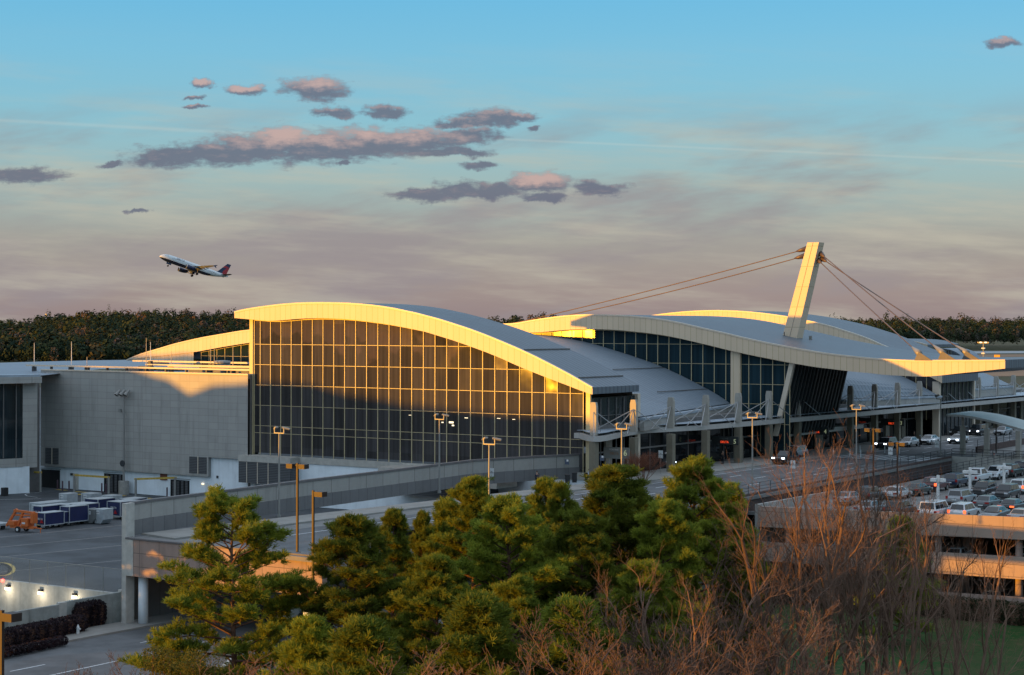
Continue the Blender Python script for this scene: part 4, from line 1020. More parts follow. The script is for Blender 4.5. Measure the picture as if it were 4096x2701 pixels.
WH = (.62,.64,.66); SI = (.30,.32,.34); BK = (.012,.013,.016); DG = (.03,.05,.048); NB = (.02,.035,.07); GY = (.10,.11,.12); DR = (.10,.02,.025)
zg = -1.45; G1 = 'cars parked on the garage roof'; G2 = 'cars at the departures kerb'
for a in [
 ('sedan',3587,1998,zg,1,WH,'white sedan in the back row behind the bare branches, left of the tall brown lamp','car',G1,0,0),
 ('sedan',3672,1983,zg,1,DG,'old dark green sedan in the back row right beside the white sedan','car',G1,0,0),
 ('suv',3742,1966,zg,1,DR,'dark red estate car with glowing tail lamps in the back row','car',G1,0,1),
 ('suv',3825,1950,zg,1,NB,'dark blue crossover parked left of the white pickup','car',G1,0,0),
 ('pickup',3905,1936,zg,1,WH,'white crew cab pickup truck by the sloping railing','pickup truck',G1,0,0),
 ('suv',3984,1919,zg,-1,WH,'white crossover facing us, parked right of the white pickup','car',G1,0,0),
 ('suv',4048,1909,zg,1,DG,'dark green crossover behind the right hand roof lamp','car',G1,0,0),
 ('suv',4100,1898,zg,1,NB,'dark car cut by the right frame edge in the back row','car',G1,0,0),
 ('suv',3478,2008,zg,1,BK,'black off-road car in the back row behind the bare tree','car',G1,0,0),
 ('sedan',3395,2020,zg,1,SI,'silver sedan at the left end of the back row, half hidden by twigs','car',G1,0,0),
 ('suv',3846,2021,zg,1,SI,'silver hatchback crossover in the middle of the roof','car',G1,0,0),
 ('suv',3936,1988,zg,-1,BK,'black crossover with a sunroof facing us in the middle row','car',G1,0,0),
 ('suv',4026,2000,zg,-1,BK,'black crossover with roof bars facing us','car',G1,0,0),
 ('suv',4090,1976,zg,1,WH,'white crossover with red tail lamps at the right edge','car',G1,0,1),
 ('sedan',3952,2037,zg,1,GY,'dark grey sedan seen from behind in the middle row','car',G1,0,0),
 ('sedan',4052,2052,zg,1,BK,'black sedan with one lit tail lamp, second row from the parapet','car',G1,0,1),
 ('van',3742,2080,zg,1,WH,'large white sport utility right behind the orange lit parapet','car',G1,0,0),
 ('suv',3858,2080,zg,1,WH,'white crossover behind the parapet, right of the large white one','car',G1,0,1),
 ('sedan',3978,2086,zg,-1,GY,'grey sedan facing us behind the parapet','car',G1,0,0),
 ('sedan',4092,2094,zg,1,SI,'pale sedan behind the parapet at the right edge','car',G1,0,0),
 ('suv',3600,2070,zg,1,BK,'black crossover behind the parapet under the brown lamp','car',G1,0,0),
 ('sedan',3480,2060,zg,1,SI,'silver sedan behind the parapet at its left, seen through twigs','car',G1,0,0),
 ('sedan',2748,1869,0,-1,BK,'black sedan with lit headlamps nearest the camera at the kerb','car',G2,1,0),
 ('suv',3140,1857,0,-1,BK,'black crossover with lit headlamps behind the black sedan','car',G2,1,0),
 ('suv',3178,1834,0,-1,SI,'silver crossover tucked behind the black crossover','car',G2,0,0),
 ('suv',3545,1797,0,-1,BK,'black crossover with lit headlamps just beyond the crosswalk','car',G2,1,0),
 ('sedan',3634,1788,0,-1,WH,'white hatchback behind the black crossover past the crosswalk','car',G2,0,0),
 ('sedan',3716,1779,0,-1,WH,'white sedan beside the standing driver','car',G2,0,0),
 ('sedan',3833,1775,0,-1,WH,'white sedan with lit headlamps in the open lane left of a canopy post','car',G2,1,0),
 ('suv',3838,1748,0,-1,BK,'dark hatchback at the kerb behind the white sedan in the lane','car',G2,0,0),
 ('van',3914,1744,0,-1,BK,'large dark sport utility with lit headlamps between two canopy posts','car',G2,1,0),
 ('sedan',4012,1741,0,-1,SI,'silver coupe beside the rusty lamp post at the right','car',G2,0,0),
 ('suv',4046,1722,0,-1,WH,'white crossover behind the silver coupe','car',G2,0,0),
]: put_car(*a)
G3 = 'cars inside the garage'
zm = L3(-50)-1.2
for a in [('pickup',4085,2225,zm,1,WH,'white pickup truck tailgate inside the middle garage level','pickup truck',G3,0,0),
 ('sedan',3820,2222,zm,1,WH,'white sedan in the dark middle garage level','car',G3,0,0),
 ('sedan',3320,2160,zm,1,WH,'white car on the middle garage level behind the bare tree','car',G3,0,0),
 ('van',3960,2395,-9.9,-1,(.35,.33,.30),'tan van behind the lowest garage parapet','van',G3,0,0),
 ('sedan',4070,2400,-9.9,-1,GY,'grey sedan behind the lowest garage parapet at the right edge','car',G3,0,0),
 ('sedan',3290,2330,-9.9,-1,WH,'white car on the lowest garage level behind the bare trunks','car',G3,0,0)]:
    c = put_car(*a)
    c.location.x = pg+3.2 if a[0] != 'pickup' else pg+4
    w = U(a[1], a[2], p=pg+2); c.location.y = w.y
# ---------------------------------------------------------------- people
M['skin'] = mat('skin', (.33,.19,.13), .6, var=0); M['hair'] = mat('dark_hair', (.015,.012,.01), .7, var=0)
def skinned(name, mt_, parent, verts, edges, radii, sub=1):
    me = bpy.data.meshes.new(name); me.from_pydata(verts, edges, []); o = bpy.data.objects.new(name, me); COL.objects.link(o); o.parent = parent
    sk = o.modifiers.new('skin', 'SKIN'); lay = me.skin_vertices[0].data if me.skin_vertices else None
    if lay is None:
        import bmesh
        b = bmesh.new(); b.from_mesh(me); b.verts.layers.skin.verify(); b.to_mesh(me); b.free(); lay = me.skin_vertices[0].data
    for i, r in enumerate(radii): lay[i].radius = (r, r) if not isinstance(r, tuple) else r; lay[i].use_root = (i == 0)
    sd = o.modifiers.new('sub', 'SUBSURF'); sd.levels = sub; sd.render_levels = sub; me.materials.append(mt_); return o
def person(loc, rz, label, top, legs, pose='stand', hold=False, hat=None, group='travellers on the kerb'):
    t = thing('person', loc, label, 'person', group, rz)
    s = 1.0
    if pose == 'stand':
        hip = .92; kL = [(.02,.10,.50),(.0,.11,.09),(.14,.12,.03)]; kR = [(.06,-.10,.50),(.05,-.11,.09),(.19,-.12,.03)]
    else:
        hip = .50; kL = [(.44,.13,.50),(.46,.13,.09),(.60,.14,.03)]; kR = [(.43,-.12,.51),(.38,-.13,.09),(.52,-.14,.03)]
    V = []; E = []; R_ = []
    def add(p, r, par=None):
        V.append(p); R_.append(r); i = len(V)-1
        if par is not None: E.append((par, i))
        return i
    pel = add((0,0,hip), (.13,.15)); bel = add((.01,0,hip+.16), (.11,.14), pel); che = add((.02,0,hip+.36), (.13,.17), bel); nk = add((.02,0,hip+.53), .055, che)
    hd0 = add((.03,0,hip+.62), .07, nk); hd = add((.045,0,hip+.71), (.095,.08), hd0); hd2 = add((.04,0,hip+.78), (.07,.06), hd)
    nose = add((.135,0,hip+.685), .014, hd)
    parts = {'torso': [pel, bel, che, nk]}
    for sgn, leg in ((1, kL), (-1, kR)):
        th = add((0, sgn*.09, hip-.03), .085, pel); kn = add(leg[0], .06, th); an = add(leg[1], .042, kn); to = add(leg[2], .035, an)
        parts['leg%d' % sgn] = [pel, th, kn, an, to]
        sh = add((.02, sgn*.18, hip+.47), .06, che)
        if hold or pose == 'sit': el = add((.04, sgn*.23, hip+.20), .045, sh); wr = add((.26, sgn*.14, hip+.22), .028, el); hn = add((.33, sgn*.12, hip+.23), .032, wr); fd = Vector((1, 0, .0))
        else: el = add((.0, sgn*.24, hip+.19), .045, sh); wr = add((.05, sgn*.25, hip-.05), .028, el); hn = add((.06, sgn*.25, hip-.13), .032, wr); fd = Vector((.15, 0, -1))
        h = Vector(V[hn]); sd_ = Vector((1, 0, 0)) if abs(fd.x) < .5 else Vector((0, 1, 0)); 
        for f, (o_, ln_) in enumerate(((-.028,.065),(-.010,.078),(.010,.072),(.028,.055))):
            a = add(tuple(h+sd_*o_+fd*.035), .009, hn); b_ = add(tuple(h+sd_*o_+fd*(.035+ln_*.6)), .008, a); add(tuple(h+sd_*o_*.9+fd*(.035+ln_)+Vector((0, -sgn*.012, 0))), .007, b_)
        a = add(tuple(h+sd_*.045+fd*.005), .010, hn); add(tuple(h+sd_*.06+fd*.035), .008, a)
        parts['arm%d' % sgn] = [che, sh, el, wr]
    skinned('body', M['skin'], t, V, E, R_)
    def cloth(nm, chains, grow, m_):
        idx = {}; vv = []; ee = []; rr_ = []
        for ch in chains:
            for i in parts[ch]:
                if i not in idx: idx[i] = len(vv); vv.append(V[i]); r = R_[i]; rr_.append(tuple(x+grow for x in r) if isinstance(r, tuple) else r+grow)
            for a, b_ in zip(parts[ch][:-1], parts[ch][1:]): ee.append((idx[a], idx[b_]))
        skinned(nm, m_, t, vv, ee, rr_)
    parts['torso'] = parts['torso'][:3]
    parts['leg1'] = parts['leg1'][:4]; parts['leg-1'] = parts['leg-1'][:4]
    cloth('jacket', ['torso', 'arm1', 'arm-1'], .022, top); cloth('trousers', ['leg1', 'leg-1'], .018, legs)
    z = hip+.74
    hb = MB(); n0 = 8
    for i in range(5):
        a = i/4*math.pi/2
        for k in range(n0): b_ = 2*math.pi*k/n0; hb.v.append((.02+.125*math.cos(a)*math.cos(b_)*.9, .105*math.cos(a)*math.sin(b_), z+.0+.125*math.sin(a)))
    for i in range(4):
        for k in range(n0): hb.f.append((i*n0+k, i*n0+(k+1) % n0, (i+1)*n0+(k+1) % n0, (i+1)*n0+k))
    o = hb.build('hat' if hat else 'hair', hat or M['hair'], None, smooth=True); o.parent = t
    for sgn in (1, -1):
        f = kL if sgn > 0 else kR; sh = MB().box(f[1][0]-.05, f[2][0]+.05, f[1][1]-.05, f[1][1]+.05, 0, .09).build('shoe', M['ctrim'], None, bevel=.02); sh.parent = t
    return t
CB_ = mat('black_cloth', (.012,.013,.018), .9, var=0); CW = mat('white_shirt', (.55,.6,.66), .8, var=0); CN_ = mat('navy_cloth', (.02,.025,.05), .9, var=0); CG = mat('grey_cloth', (.12,.12,.13), .9, var=0); CBl = mat('pale_blue_cloth', (.25,.4,.5), .8, var=0)
w = U(2148, 1946, z=.15)
person((w.x, w.y, .15), 1.2, 'person in dark clothes and a blue shirt standing by the parapet wall', CN_, CB_, hold=True)
BENCH = []
def bench(x, y, label):
    w = U(x, y, z=.15); t = thing('bench', (w.x, w.y, .15), label, 'bench', 'benches on the kerb', .08)
    MB().box(-.9, .9, -.25, .22, .40, .46).build('seat', M['ctrim'], None).parent = t
    MB().box(-.9, .9, .2, .25, .5, .9).build('backrest', M['ctrim'], None).parent = t
    for s in (-.75, .75): MB().box(s-.04, s+.04, -.2, .2, 0, .40).build('leg', M['ctrim'], None).parent = t
    return w
bw = bench(2357, 1922, 'dark bench against the parapet wall with a reader on it'); person((bw.x-.1, bw.y-.02, .15), -1.45, 'person in a white shirt sitting on the bench with a paper', CW, CB_, 'sit')
pp = MB().obox((bw.x+.0, bw.y-.42, .15+.85), (.28,0,0), (0,.01,.0), (0,-.06,.2)).build('newspaper', CW); tag(pp, 'open white newspaper held by the person on the bench', 'newspaper')
bw = bench(2418, 1908, 'dark bench farther along, below the gate six board'); person((bw.x, bw.y-.02, .15), -1.4, 'person in grey leaning forward on the farther bench', CG, CB_, 'sit')
w = U(2440, 1896, z=.15); person((w.x, w.y, .15), 2.6, 'person with dark hair standing past the benches beside the red shrub', CB_, CB_)
w = U(3680, 1787, z=0); person((w.x, w.y, 0), 2.0, 'driver in black with a pale blue cap beside the white sedan', CB_, CB_, hat=CBl)
w = U(2892, 1856, z=.15); person((w.x, w.y, .15), 2.9, 'person in black standing by the luggage trolleys', CB_, CB_)
w = U(3100, 1826, z=.15); person((w.x, w.y, .15), 2.4, 'person in a dark suit and white shirt behind the black crossover', CB_, CB_)
w = U(3658, 1770, z=.15); person((w.x, w.y, .15), 2.4, 'person in dark clothes on the kerb between the white cars', CB_, CB_)
# bins, trolleys
for i, (x, y) in enumerate(((2270, 1935), (2298, 1930))):
    w = U(x, y, z=.15); t = thing('litter_bin', (w.x, w.y, .15), ['squat black litter bin near the standing person', 'taller black litter bin nearer the bench'][i], 'bin', 'litter bins')
    for nm, zz0, zz1, rr0 in (('drum', 0, .9+.1*i, .28), ('lid', .9+.1*i, 1.02+.1*i, .32)): MB().tube([(0,0,zz0),(0,0,zz1)], rr0, 12).build(nm, M['ctrim'], None).parent = t
for i in range(7):
    w = U(2915+i*9, 1845-i*1.2, z=.15); t = thing('luggage_trolley', (w.x, w.y, .15), 'silver luggage trolley nested in the row by the railing', 'trolley', 'nested luggage trolleys')
    MB().tube([(-.4,0,.2),(.4,0,.15),(.5,0,.9),(.55,0,1.05)], .025, 5).tube([(-.4,.5,.2),(.4,.5,.15),(.5,.5,.9),(.55,.5,1.05)], .025, 5).tube([(.55,0,1.05),(.55,.5,1.05)], .025, 5).build('frame', M['pole'], None).parent = t
# ---------------------------------------------------------------- aircraft
def aircraft():
    root = thing('airliner', U(776, 1070, Y=930), 'white and dark blue twin jet airliner climbing to the left with its wheels down', 'airplane')
    n = (RT*-33+FW*-17.5); nose = Vector((n[0], n[1], 11.9)).normalized()
    left = Vector((0,0,1)).cross(nose).normalized(); up = nose.cross(left).normalized()
    left = (left+up*.10).normalized(); up = nose.cross(left).normalized()
    R = Matrix((nose, left, up)).transposed(); root.rotation_euler = R.to_euler()
    mt, T, B = newmat('fuselage_paint'); g = T.sep(T.node('ShaderNodeTexCoord').outputs['Object'])
    lim = T.m('ADD', -.95, T.m('MULTIPLY', T.m('ABSOLUTE', T.m('SUBTRACT', g[0], 1.0)), .012))
    belly = T.m('MULTIPLY', T.m('LESS_THAN', g[2], lim), T.m('GREATER_THAN', T.m('ADD', g[0], T.m('MULTIPLY', g[2], 2.0)), -11.5))
    T.l.new(T.mix(belly, (.62,.66,.68), (.012,.02,.06)), B.inputs['Base Color']); B.inputs['Roughness'].default_value = .3
    wh = mt; nav = mat('navy_paint', (.012,.022,.07), .35, var=0); red = mat('red_paint', (.35,.012,.02), .35, var=0); gre = mat('wing_grey', (.28,.30,.31), .4, var=0); eng = mat('engine_lip', (.5,.48,.45), .3, .6, var=0)
    def put(mb, nm, m_, par=root, **k): o = mb.build(nm, m_, None, **k); o.parent = par; return o
    prof_ = [(18.8,.05,-.35),(18.5,.55,-.3),(17.6,1.1,-.2),(16.2,1.6,-.08),(14.2,1.95,0),(11,2.02,0),(0,2.02,0),(-6,2.0,.02),(-10,1.7,.25),(-14,1.1,.72),(-17,.6,1.1),(-18.7,.28,1.3)]
    f = MB(); N = 20
    for (x, r, zc) in prof_:
        for k in range(N): a = 2*math.pi*k/N; f.v.append((x, r*math.cos(a), zc+r*math.sin(a)))
    for i in range(len(prof_)-1):
        for k in range(N): f.f.append((i*N+k, i*N+(k+1) % N, (i+1)*N+(k+1) % N, (i+1)*N+k))
    fus = put(f, 'fuselage', wh, smooth=True)
    for sy in (1, -1):
        wn = MB()
        for k, (xa, xb, ya) in enumerate(((16.9,16.3,.55),(16.2,15.6,1.15),(15.5,15.1,1.42))):
            def yy(x, z): 
                r = np.interp(x, [p[0] for p in prof_[::-1]], [p[1] for p in prof_[::-1]]); zc = np.interp(x, [p[0] for p in prof_[::-1]], [p[2] for p in prof_[::-1]]); return math.sqrt(max(.01, r*r-(z-zc)**2))+.03
            wn.quad(*[(x, sy*yy(x, z), z) for x, z in ((xa-.3, .55), (xb, .55), (xb-.05, 1.02), (xa-.7, 1.0))])
        put(wn, 'cockpit_window', M['ctrim'], fus, fix=False)
        cw_ = MB()
        for k in range(34): x = 12.3-.72*k; cw_.quad(*[(a, sy*2.035*math.cos(.17), b) for a, b in ((x,.28),(x+.26,.28),(x+.26,.62),(x,.62))])
        put(cw_, 'cabin_windows', M['ctrim'], fus, fix=False)
        wg = MB(); pl = [((4.6,1.4,-1.0),(-2.6,1.4,-1.0)), ((1.2,6.5,-.55),(-2.9,6.5,-.55)), ((-3.9,16.6,.35),(-5.4,16.9,.35))]
        for (a, b) in pl:
            th = .28 if a[1] < 3 else (.18 if a[1] < 10 else .07)
            wg.v += [(a[0], sy*a[1], a[2]), ((a[0]+b[0])/2, sy*a[1], a[2]+th), (b[0], sy*b[1], b[2]), ((a[0]+b[0])/2, sy*a[1], a[2]-th)]
        for i in range(2):
            for k in range(4): wg.f.append((i*4+k, i*4+(k+1) % 4, i*4+4+(k+1) % 4, i*4+4+k))
        wg.f.append((8,9,10,11)); wo = put(wg, 'wing', gre)
        tp = MB(); tp.v = [(-4.2, sy*16.75, .35), (-5.6, sy*16.9, .4), (-6.4, sy*17.05, 1.1), (-5.9, sy*17.05, 1.1), (-6.2, sy*17.0, -.5), (-5.7, sy*17.0, -.5)]; tp.f = [(0,1,2,3),(0,1,4,5)]; put(tp, 'wing_fence', nav, wo, fix=False)
        fl = MB()
        for yk in (5.2, 8.6, 12.0): fl.tube([(-.6, sy*yk, -.95), (-3.2, sy*yk, -1.0), (-4.2, sy*yk, -.75)], [.10,.22,.04], 6)
        put(fl, 'flap_fairing', gre, wo, smooth=True)
        en = MB().tube([(5.8, sy*5.75, -2.1), (5.4, sy*5.75, -2.1), (3.8, sy*5.75, -2.1), (2.2, sy*5.75, -2.05), (1.2, sy*5.75, -2.0)], [1.02,1.18,1.2,1.0,.72], 18, cap=False); eo = put(en, 'engine', nav, smooth=True)
        put(MB().tube([(5.95, sy*5.75, -2.1), (5.6, sy*5.75, -2.1)], [.98,1.1], 18, cap=False), 'intake_lip', eng, eo); put(MB().tube([(5.3, sy*5.75, -2.1), (5.2, sy*5.75, -2.1)], .98, 18), 'fan', M['ctrim'], eo)
        put(MB().tube([(1.3, sy*5.75, -2.0), (.3, sy*5.75, -1.95)], [.5,.2], 10), 'exhaust_cone', M['ctrim'], eo)
        put(MB().prism([(3.6,-1.1),(-.6,-.85),(.9,-1.5),(3.0,-1.4)], sy*5.6, sy*5.9, 'y'), 'pylon', gre, eo)
        g_ = MB().tube([(-1.2, sy*3.6, -1.1), (-1.3, sy*3.7, -3.6)], .14, 8); go = put(g_, 'main_gear', M['pole'])
        for e in (-.42, .42): put(MB().tube([(-1.3, sy*3.7+e-.18, -3.6), (-1.3, sy*3.7+e+.18, -3.6)], .58, 14), 'wheel', M['tyre'], go)
        put(MB().box(-1.9, -.5, sy*2.2, sy*2.3, -3.0, -1.7), 'gear_door', wh)
        hs = MB(); hs.v = [(-14.2, sy*.6, 1.0), (-17.3, sy*.6, 1.05), (-18.6, sy*6.2, 1.55), (-17.3, sy*6.2, 1.55), (-15.7, sy*.6, 1.2), (-17.9, sy*6.2, 1.63), (-15.7, sy*.6, .86), (-17.9, sy*6.2, 1.48)]
        hs.f = [(0,4,5,3),(4,1,2,5),(0,3,7,6),(6,7,2,1),(3,5,2,7)]; put(hs, 'tailplane', nav)
    def fin(poly, nm, m_, par, w=.14): return put(MB().prism(poly, -w, w, 'y'), nm, m_, par)
    tf = fin([(-11.0,1.7),(-12.6,2.2),(-16.6,7.6),(-18.6,7.6),(-17.4,1.6)], 'tail_fin', nav, root)
    fin([(-14.9,1.7),(-15.6,3.6),(-17.2,5.6),(-18.15,5.6),(-17.45,1.7)], 'red_flash', red, tf, .155); fin([(-14.6,4.9),(-15.5,6.1),(-17.9,6.1),(-17.2,5.2)], 'red_flash', red, tf, .15)
    ng = put(MB().tube([(13.2,0,-1.8),(13.3,0,-3.7)], .12, 8), 'nose_gear', M['pole'])
    for e in (-.28, .28): put(MB().tube([(13.3,e-.13,-3.7),(13.3,e+.13,-3.7)], .4, 12), 'wheel', M['tyre'], ng)
    put(MB().obox((13.45,0,-2.6), (.08,0,0), (0,.2,0), (0,0,.14)), 'landing_light', M['lamp_on'], ng)
    put(MB().box(12.0,14.6,.45,.5,-3.0,-2.0), 'gear_door', wh)
    tx = text('airline_name', 'DELTA', (8.2, 1.86, 1.05), (math.radians(62), 0, math.pi), 1.25, nav, None, .01, sx=1.15); tx.parent = fus
aircraft()
# ---------------------------------------------------------------- lamp posts
GL = 'tall silver lamp posts along the road'
def silver_post(x, yt, label, h=8.7, z=0):
    Y = (CZ-z-h)*F/(yt-(1299.2+RL*(x-2048))); w = U(x, yt, Y=Y); t = thing('lamp_post', (w.x, w.y, z), label, 'lamp post', GL)
    def P(mb, nm, m_): o = mb.build(nm, m_, None); o.parent = t; return o
    P(MB().tube([(0,0,0),(0,0,h-.75)], [.11,.07], 10), 'pole', M['pole']); P(MB().tube([(0,0,0),(0,0,.25)], .2, 10), 'base_flange', M['pole'])
    P(MB().box(-.05,.05,-.62,.62,h-.75,h-.65).box(-.04,.04,-.62,-.54,h-.65,h-.15).box(-.04,.04,.54,.62,h-.65,h-.15), 'bracket', M['pole'])
    for i, (cy, ax) in enumerate(((.45, (.25,.35)), (-.5, (.3,-.5)))):
        d = Vector((ax[0], ax[1], -.12)).normalized(); c = Vector((.1, cy, h-.2)); s = d.cross(Vector((0,0,1))).normalized(); u_ = s.cross(d)
        hd = P(MB().obox(c+d*.2, d*.40, s*.17, u_*.10), 'lamp_head', M['pole']); hd.modifiers.new('b', 'BEVEL').width = .05
for a in ((1117,1703,'silver lamp post in front of the left part of the glass hall'),(1758,1652,'silver lamp post in front of the middle of the glass hall'),(1957,1745,'silver lamp post with its foot hidden by pines, before the lit hall lights'),
          (2333,1615,'silver lamp post at the right corner of the glass hall'),(2487,1688,'silver lamp post beside the wavy canopy tip'),(3010,1646,'silver lamp post behind the bare tree, before gate four'),
          (3426,1615,'silver lamp post beside the crosswalk'),(3763,1577,'silver lamp post left of the white walkway canopy')): silver_post(*a)
def brown_lamp(x, yt, zbase, h, label, heads=2, Y=None, hw=.62):
    if Y is None: Y = (CZ-zbase-h)*F/(yt-(1299.2+RL*(x-2048)))
    w = U(x, yt, Y=Y); t = thing('lamp_post', (w.x, w.y, zbase), label, 'lamp post', 'brown box lamps')
    h = w.z-zbase
    def P(mb, nm, m_): o = mb.build(nm, m_, None); o.parent = t; return o
    P(MB().box(-.075,.075,-.075,.075,0,h), 'pole', M['rust']); P(MB().box(-.2,.2,-.2,.2,0,.12), 'base_plate', M['rust'])
    for s in ((1, -1) if heads == 2 else (-1,)):
        P(MB().box(-.05,.05,s*.09,s*.35,h-.22,h-.12), 'arm', M['rust']); hd = P(MB().box(-.30,.30,s*.33,s*(.33+hw),h-.42,h-.06), 'lamp_box', M['rust'])
        o = MB().box(-.24,.24,s*.38,s*(.28+hw),h-.43,h-.421).build('lens', M['plate'], None); o.parent = hd
brown_lamp(1190,1853,0,7.2,'brown twin box lamp on the bridge edge before the glass hall')
brown_lamp(1253,1962,-7.4,13,'brown single box lamp with a pale top next to the twin lamp',1,Y=134,hw=.75)
brown_lamp(3494,1712,0,7.0,'brown twin box lamp behind the bare tree at the crosswalk')
brown_lamp(3590,1768,-1.45,6.9,'brown twin box lamp on the garage roof by the white sedan')
brown_lamp(3985,1655,-1.45,7.1,'brown twin box lamp rising past the white walkway canopy')
brown_lamp(8,2441,-10.2,16,'brown box lamp cut by the left frame edge above the lower road',1,Y=80)
# T lamps of the garage roof
for i, (x, yb, yt, l) in enumerate(((3752,2012,1921,'short white T lamp on the garage roof, left one'),(3880,1975,1890,'short white T lamp before the white pickup truck'),(4016,1955,1865,'short white T lamp before the dark green crossover'))):
    w = U(x, yb, z=-1.45); t = thing('roof_lamp', (w.x, w.y, -1.45), l, 'lamp', 'T lamps on the garage roof')
    h = 3.1
    for nm, mb, m_ in (('pole', MB().box(-.13,.13,-.13,.13,0,h), M['white']), ('lamp_box', MB().box(-.30,.30,-.80,-.14,h-.72,h-.38), M['white']), ('lamp_box', MB().box(-.30,.30,.14,.80,h-.72,h-.38), M['white'])): mb.build(nm, m_, None).parent = t
# apron flood light
w = U(495, 1978, z=-5.86); t = thing('apron_floodlight', (w.x, w.y, -5.86), 'tall grey apron flood light mast on a concrete drum', 'floodlight')
def PT(t, mb, nm, m_, **k): o = mb.build(nm, m_, None, **k); o.parent = t; return o
PT(t, MB().tube([(0,0,0),(0,0,1.9)], .75, 16), 'concrete_drum', M['concrete']); PT(t, MB().tube([(0,0,1.9),(0,0,14.6)], [.17,.10], 10), 'pole', M['pole'])
PT(t, MB().box(-.06,.06,-.95,.95,14.55,14.68), 'crossbar', M['pole'])
for q in (-.9, 0, .9):
    hd = PT(t, MB().tube([(.2,q,14.8),(-.05,q+.12,14.5),(-.35,q+.28,14.05)], [.14,.2,.36], 12), 'lamp_head', M['pole']); PT(hd, MB().tube([(-.36,q+.285,14.03),(-.38,q+.29,14.0)], .30, 12), 'lens', M['rust'])
PT(t, MB().box(-.05,.05,.1,.7,12.3,12.4).box(-.2,.1,.5,.9,11.6,12.1), 'camera', M['pole'])
PT(t, MB().tube([(-.2,0,4.4),(-.35,0,4.4)], .45, 12), 'round_sign', M['dark_steel'])
# far airfield masts
for i, (x, yt, yb) in enumerate(((3933,1371,1436),)):
    w = U(x, yb, Y=560); t = thing('airfield_mast', w, 'distant flood light mast with five lamps beside the taxiway', 'floodlight'); k = 560/F
    PT(t, MB().tube([(0,0,-4),(0,0,65*k)], .12, 6), 'pole', M['pole']); PT(t, MB().box(-.08,.08,-22*k,22*k,62*k,63.5*k), 'crossbar', M['pole'])
    for j in range(5): PT(t, MB().box(-.3,.3,(-20+10*j)*k-.3,(-20+10*j)*k+.3,64*k,68*k), 'lamp_head', M['lamp_dim'] if j in (1,3) else M['pole'])
    PT(t, MB().box(-.3,.5,-.5,.5,40*k,45*k), 'lamp_head', M['white']); PT(t, MB().box(-.3,.5,-.5,.5,20*k,25*k), 'lamp_head', M['white'])
w = U(3988, 1424, Y=1000); tag(MB().box(w.x,w.x+1,w.y-1.6,w.y+1.6,w.z-2,w.z+.6).build('airfield_sign', mat('airfield_yellow',(.6,.3,.03),.6)), 'small orange airfield sign on the far grass', 'sign')
w = U(188, 1263, Y=1900); t = thing('radio_tower', w, 'tiny pale tower top on the far wooded skyline', 'tower'); PT(t, MB().box(-.3,.3,-.3,.3,-25,1), 'mast', M['dark_steel']); PT(t, MB().box(-1.3,1.3,-1.3,1.3,0,2), 'platform', M['pole'])
# ---------------------------------------------------------------- signs
M['sign_dark'] = mat('sign_face_dark', (.03,.035,.035), .5, var=0); M['num'] = mat('sign_number', (.42,.45,.30), .6, var=0, emit=(.8,.9,.5), es=.10); M['redled'] = mat('led_red', (.2,.02,.01), .5, var=0, emit=(1,.08,.02), es=.5)
M['signgrey'] = mat('sign_face_grey', (.17,.18,.17), .6, var=0)
for (x, y, n_, hgt, grey) in ((2501,1812,'6',.75,1),(2939,1766,'5',.62,0),(3301,1726,'4',.62,0),(3604,1692,'3',.62,0)):
    w = U(x, y, q=-5.0); t = thing('gate_sign', w, 'board numbered %s %s' % (n_, {'6':'by the red shrub at the hall corner','5':'hanging under the canopy','4':'under the canopy below the leaning glass','3':'under the canopy past the crosswalk'}[n_]), 'sign', 'numbered gate boards')
    wd = 3.0 if grey else 3.4
    PT(t, MB().box(.02,.2,-.5,wd,-.75 if grey else -.5,.6), 'board', M['signgrey' if grey else 'sign_dark'])
    text('number', n_, (0,0,0), (math.radians(90),0,-math.pi/2), hgt*1.35, M['num'], None).parent = t; bpy.data.objects[COL.objects[-1].name].location = (-.01, 0, -.05)
    o = text('pickup_text', 'TICKETING', (0,0,0), (math.radians(90),0,-math.pi/2), .26, M['plate'] if grey else M['signgrey'], None); o.parent = t; o.location = (0, 1.6, .32)
    o = text('airline_text', 'DELTA', (0,0,0), (math.radians(90),0,-math.pi/2), .4, M['redled'] if not grey else mat('amber_text',(.25,.13,.05),.6,var=0), None); o.parent = t; o.location = (0, 1.5, -.15)
    if grey: PT(t, MB().box(.05,.15,.2,.3,-1.9,-.75).box(.05,.15,2.2,2.3,-1.9,-.75), 'legs', M['pole'])
    else: PT(t, MB().box(.08,.14,.4,.46,.6,2.0).box(.08,.14,2.4,2.46,.6,2.0), 'hangers', M['dark_steel'])
def post_sign(x, y0, y1, label, z=0, tx='NO\nPARKING'):
    w = U(x, y1, z=z); k = (Vector(w)-Vector(tuple(CAM))).dot(Vector(tuple(FW)))/F; h = (y1-y0)*k
    t = thing('post_sign', w, label, 'sign', 'small white post signs')
    PT(t, MB().tube([(0,0,0),(0,0,h)], .04, 6), 'post', M['pole']); PT(t, MB().box(-.05,-.01,-.30,.30,h-.95,h), 'plate', M['plate'])
    o = text('lettering', tx, (0,0,0), (math.radians(90),0,-math.pi/2), .15, M['ctrim'], None); o.parent = t; o.location = (-.055, 0, h-.45)
post_sign(1967,1873,1935,'white sign on a post before the parapet wall, above the pine tops',.15)
post_sign(3172,1842,1922,'white sign on a post behind the bare tree top')
post_sign(3562,1790,1860,'white sign on a post at the near end of the crosswalk')
post_sign(3748,1763,1830,'white sign on a post beside the lamp post near the garage wall')
post_sign(2643,1802,1895,'dark post sign right of the red shrub',.15)
post_sign(3120,1750,1815,'small white sign on a canopy column',.15,'P')
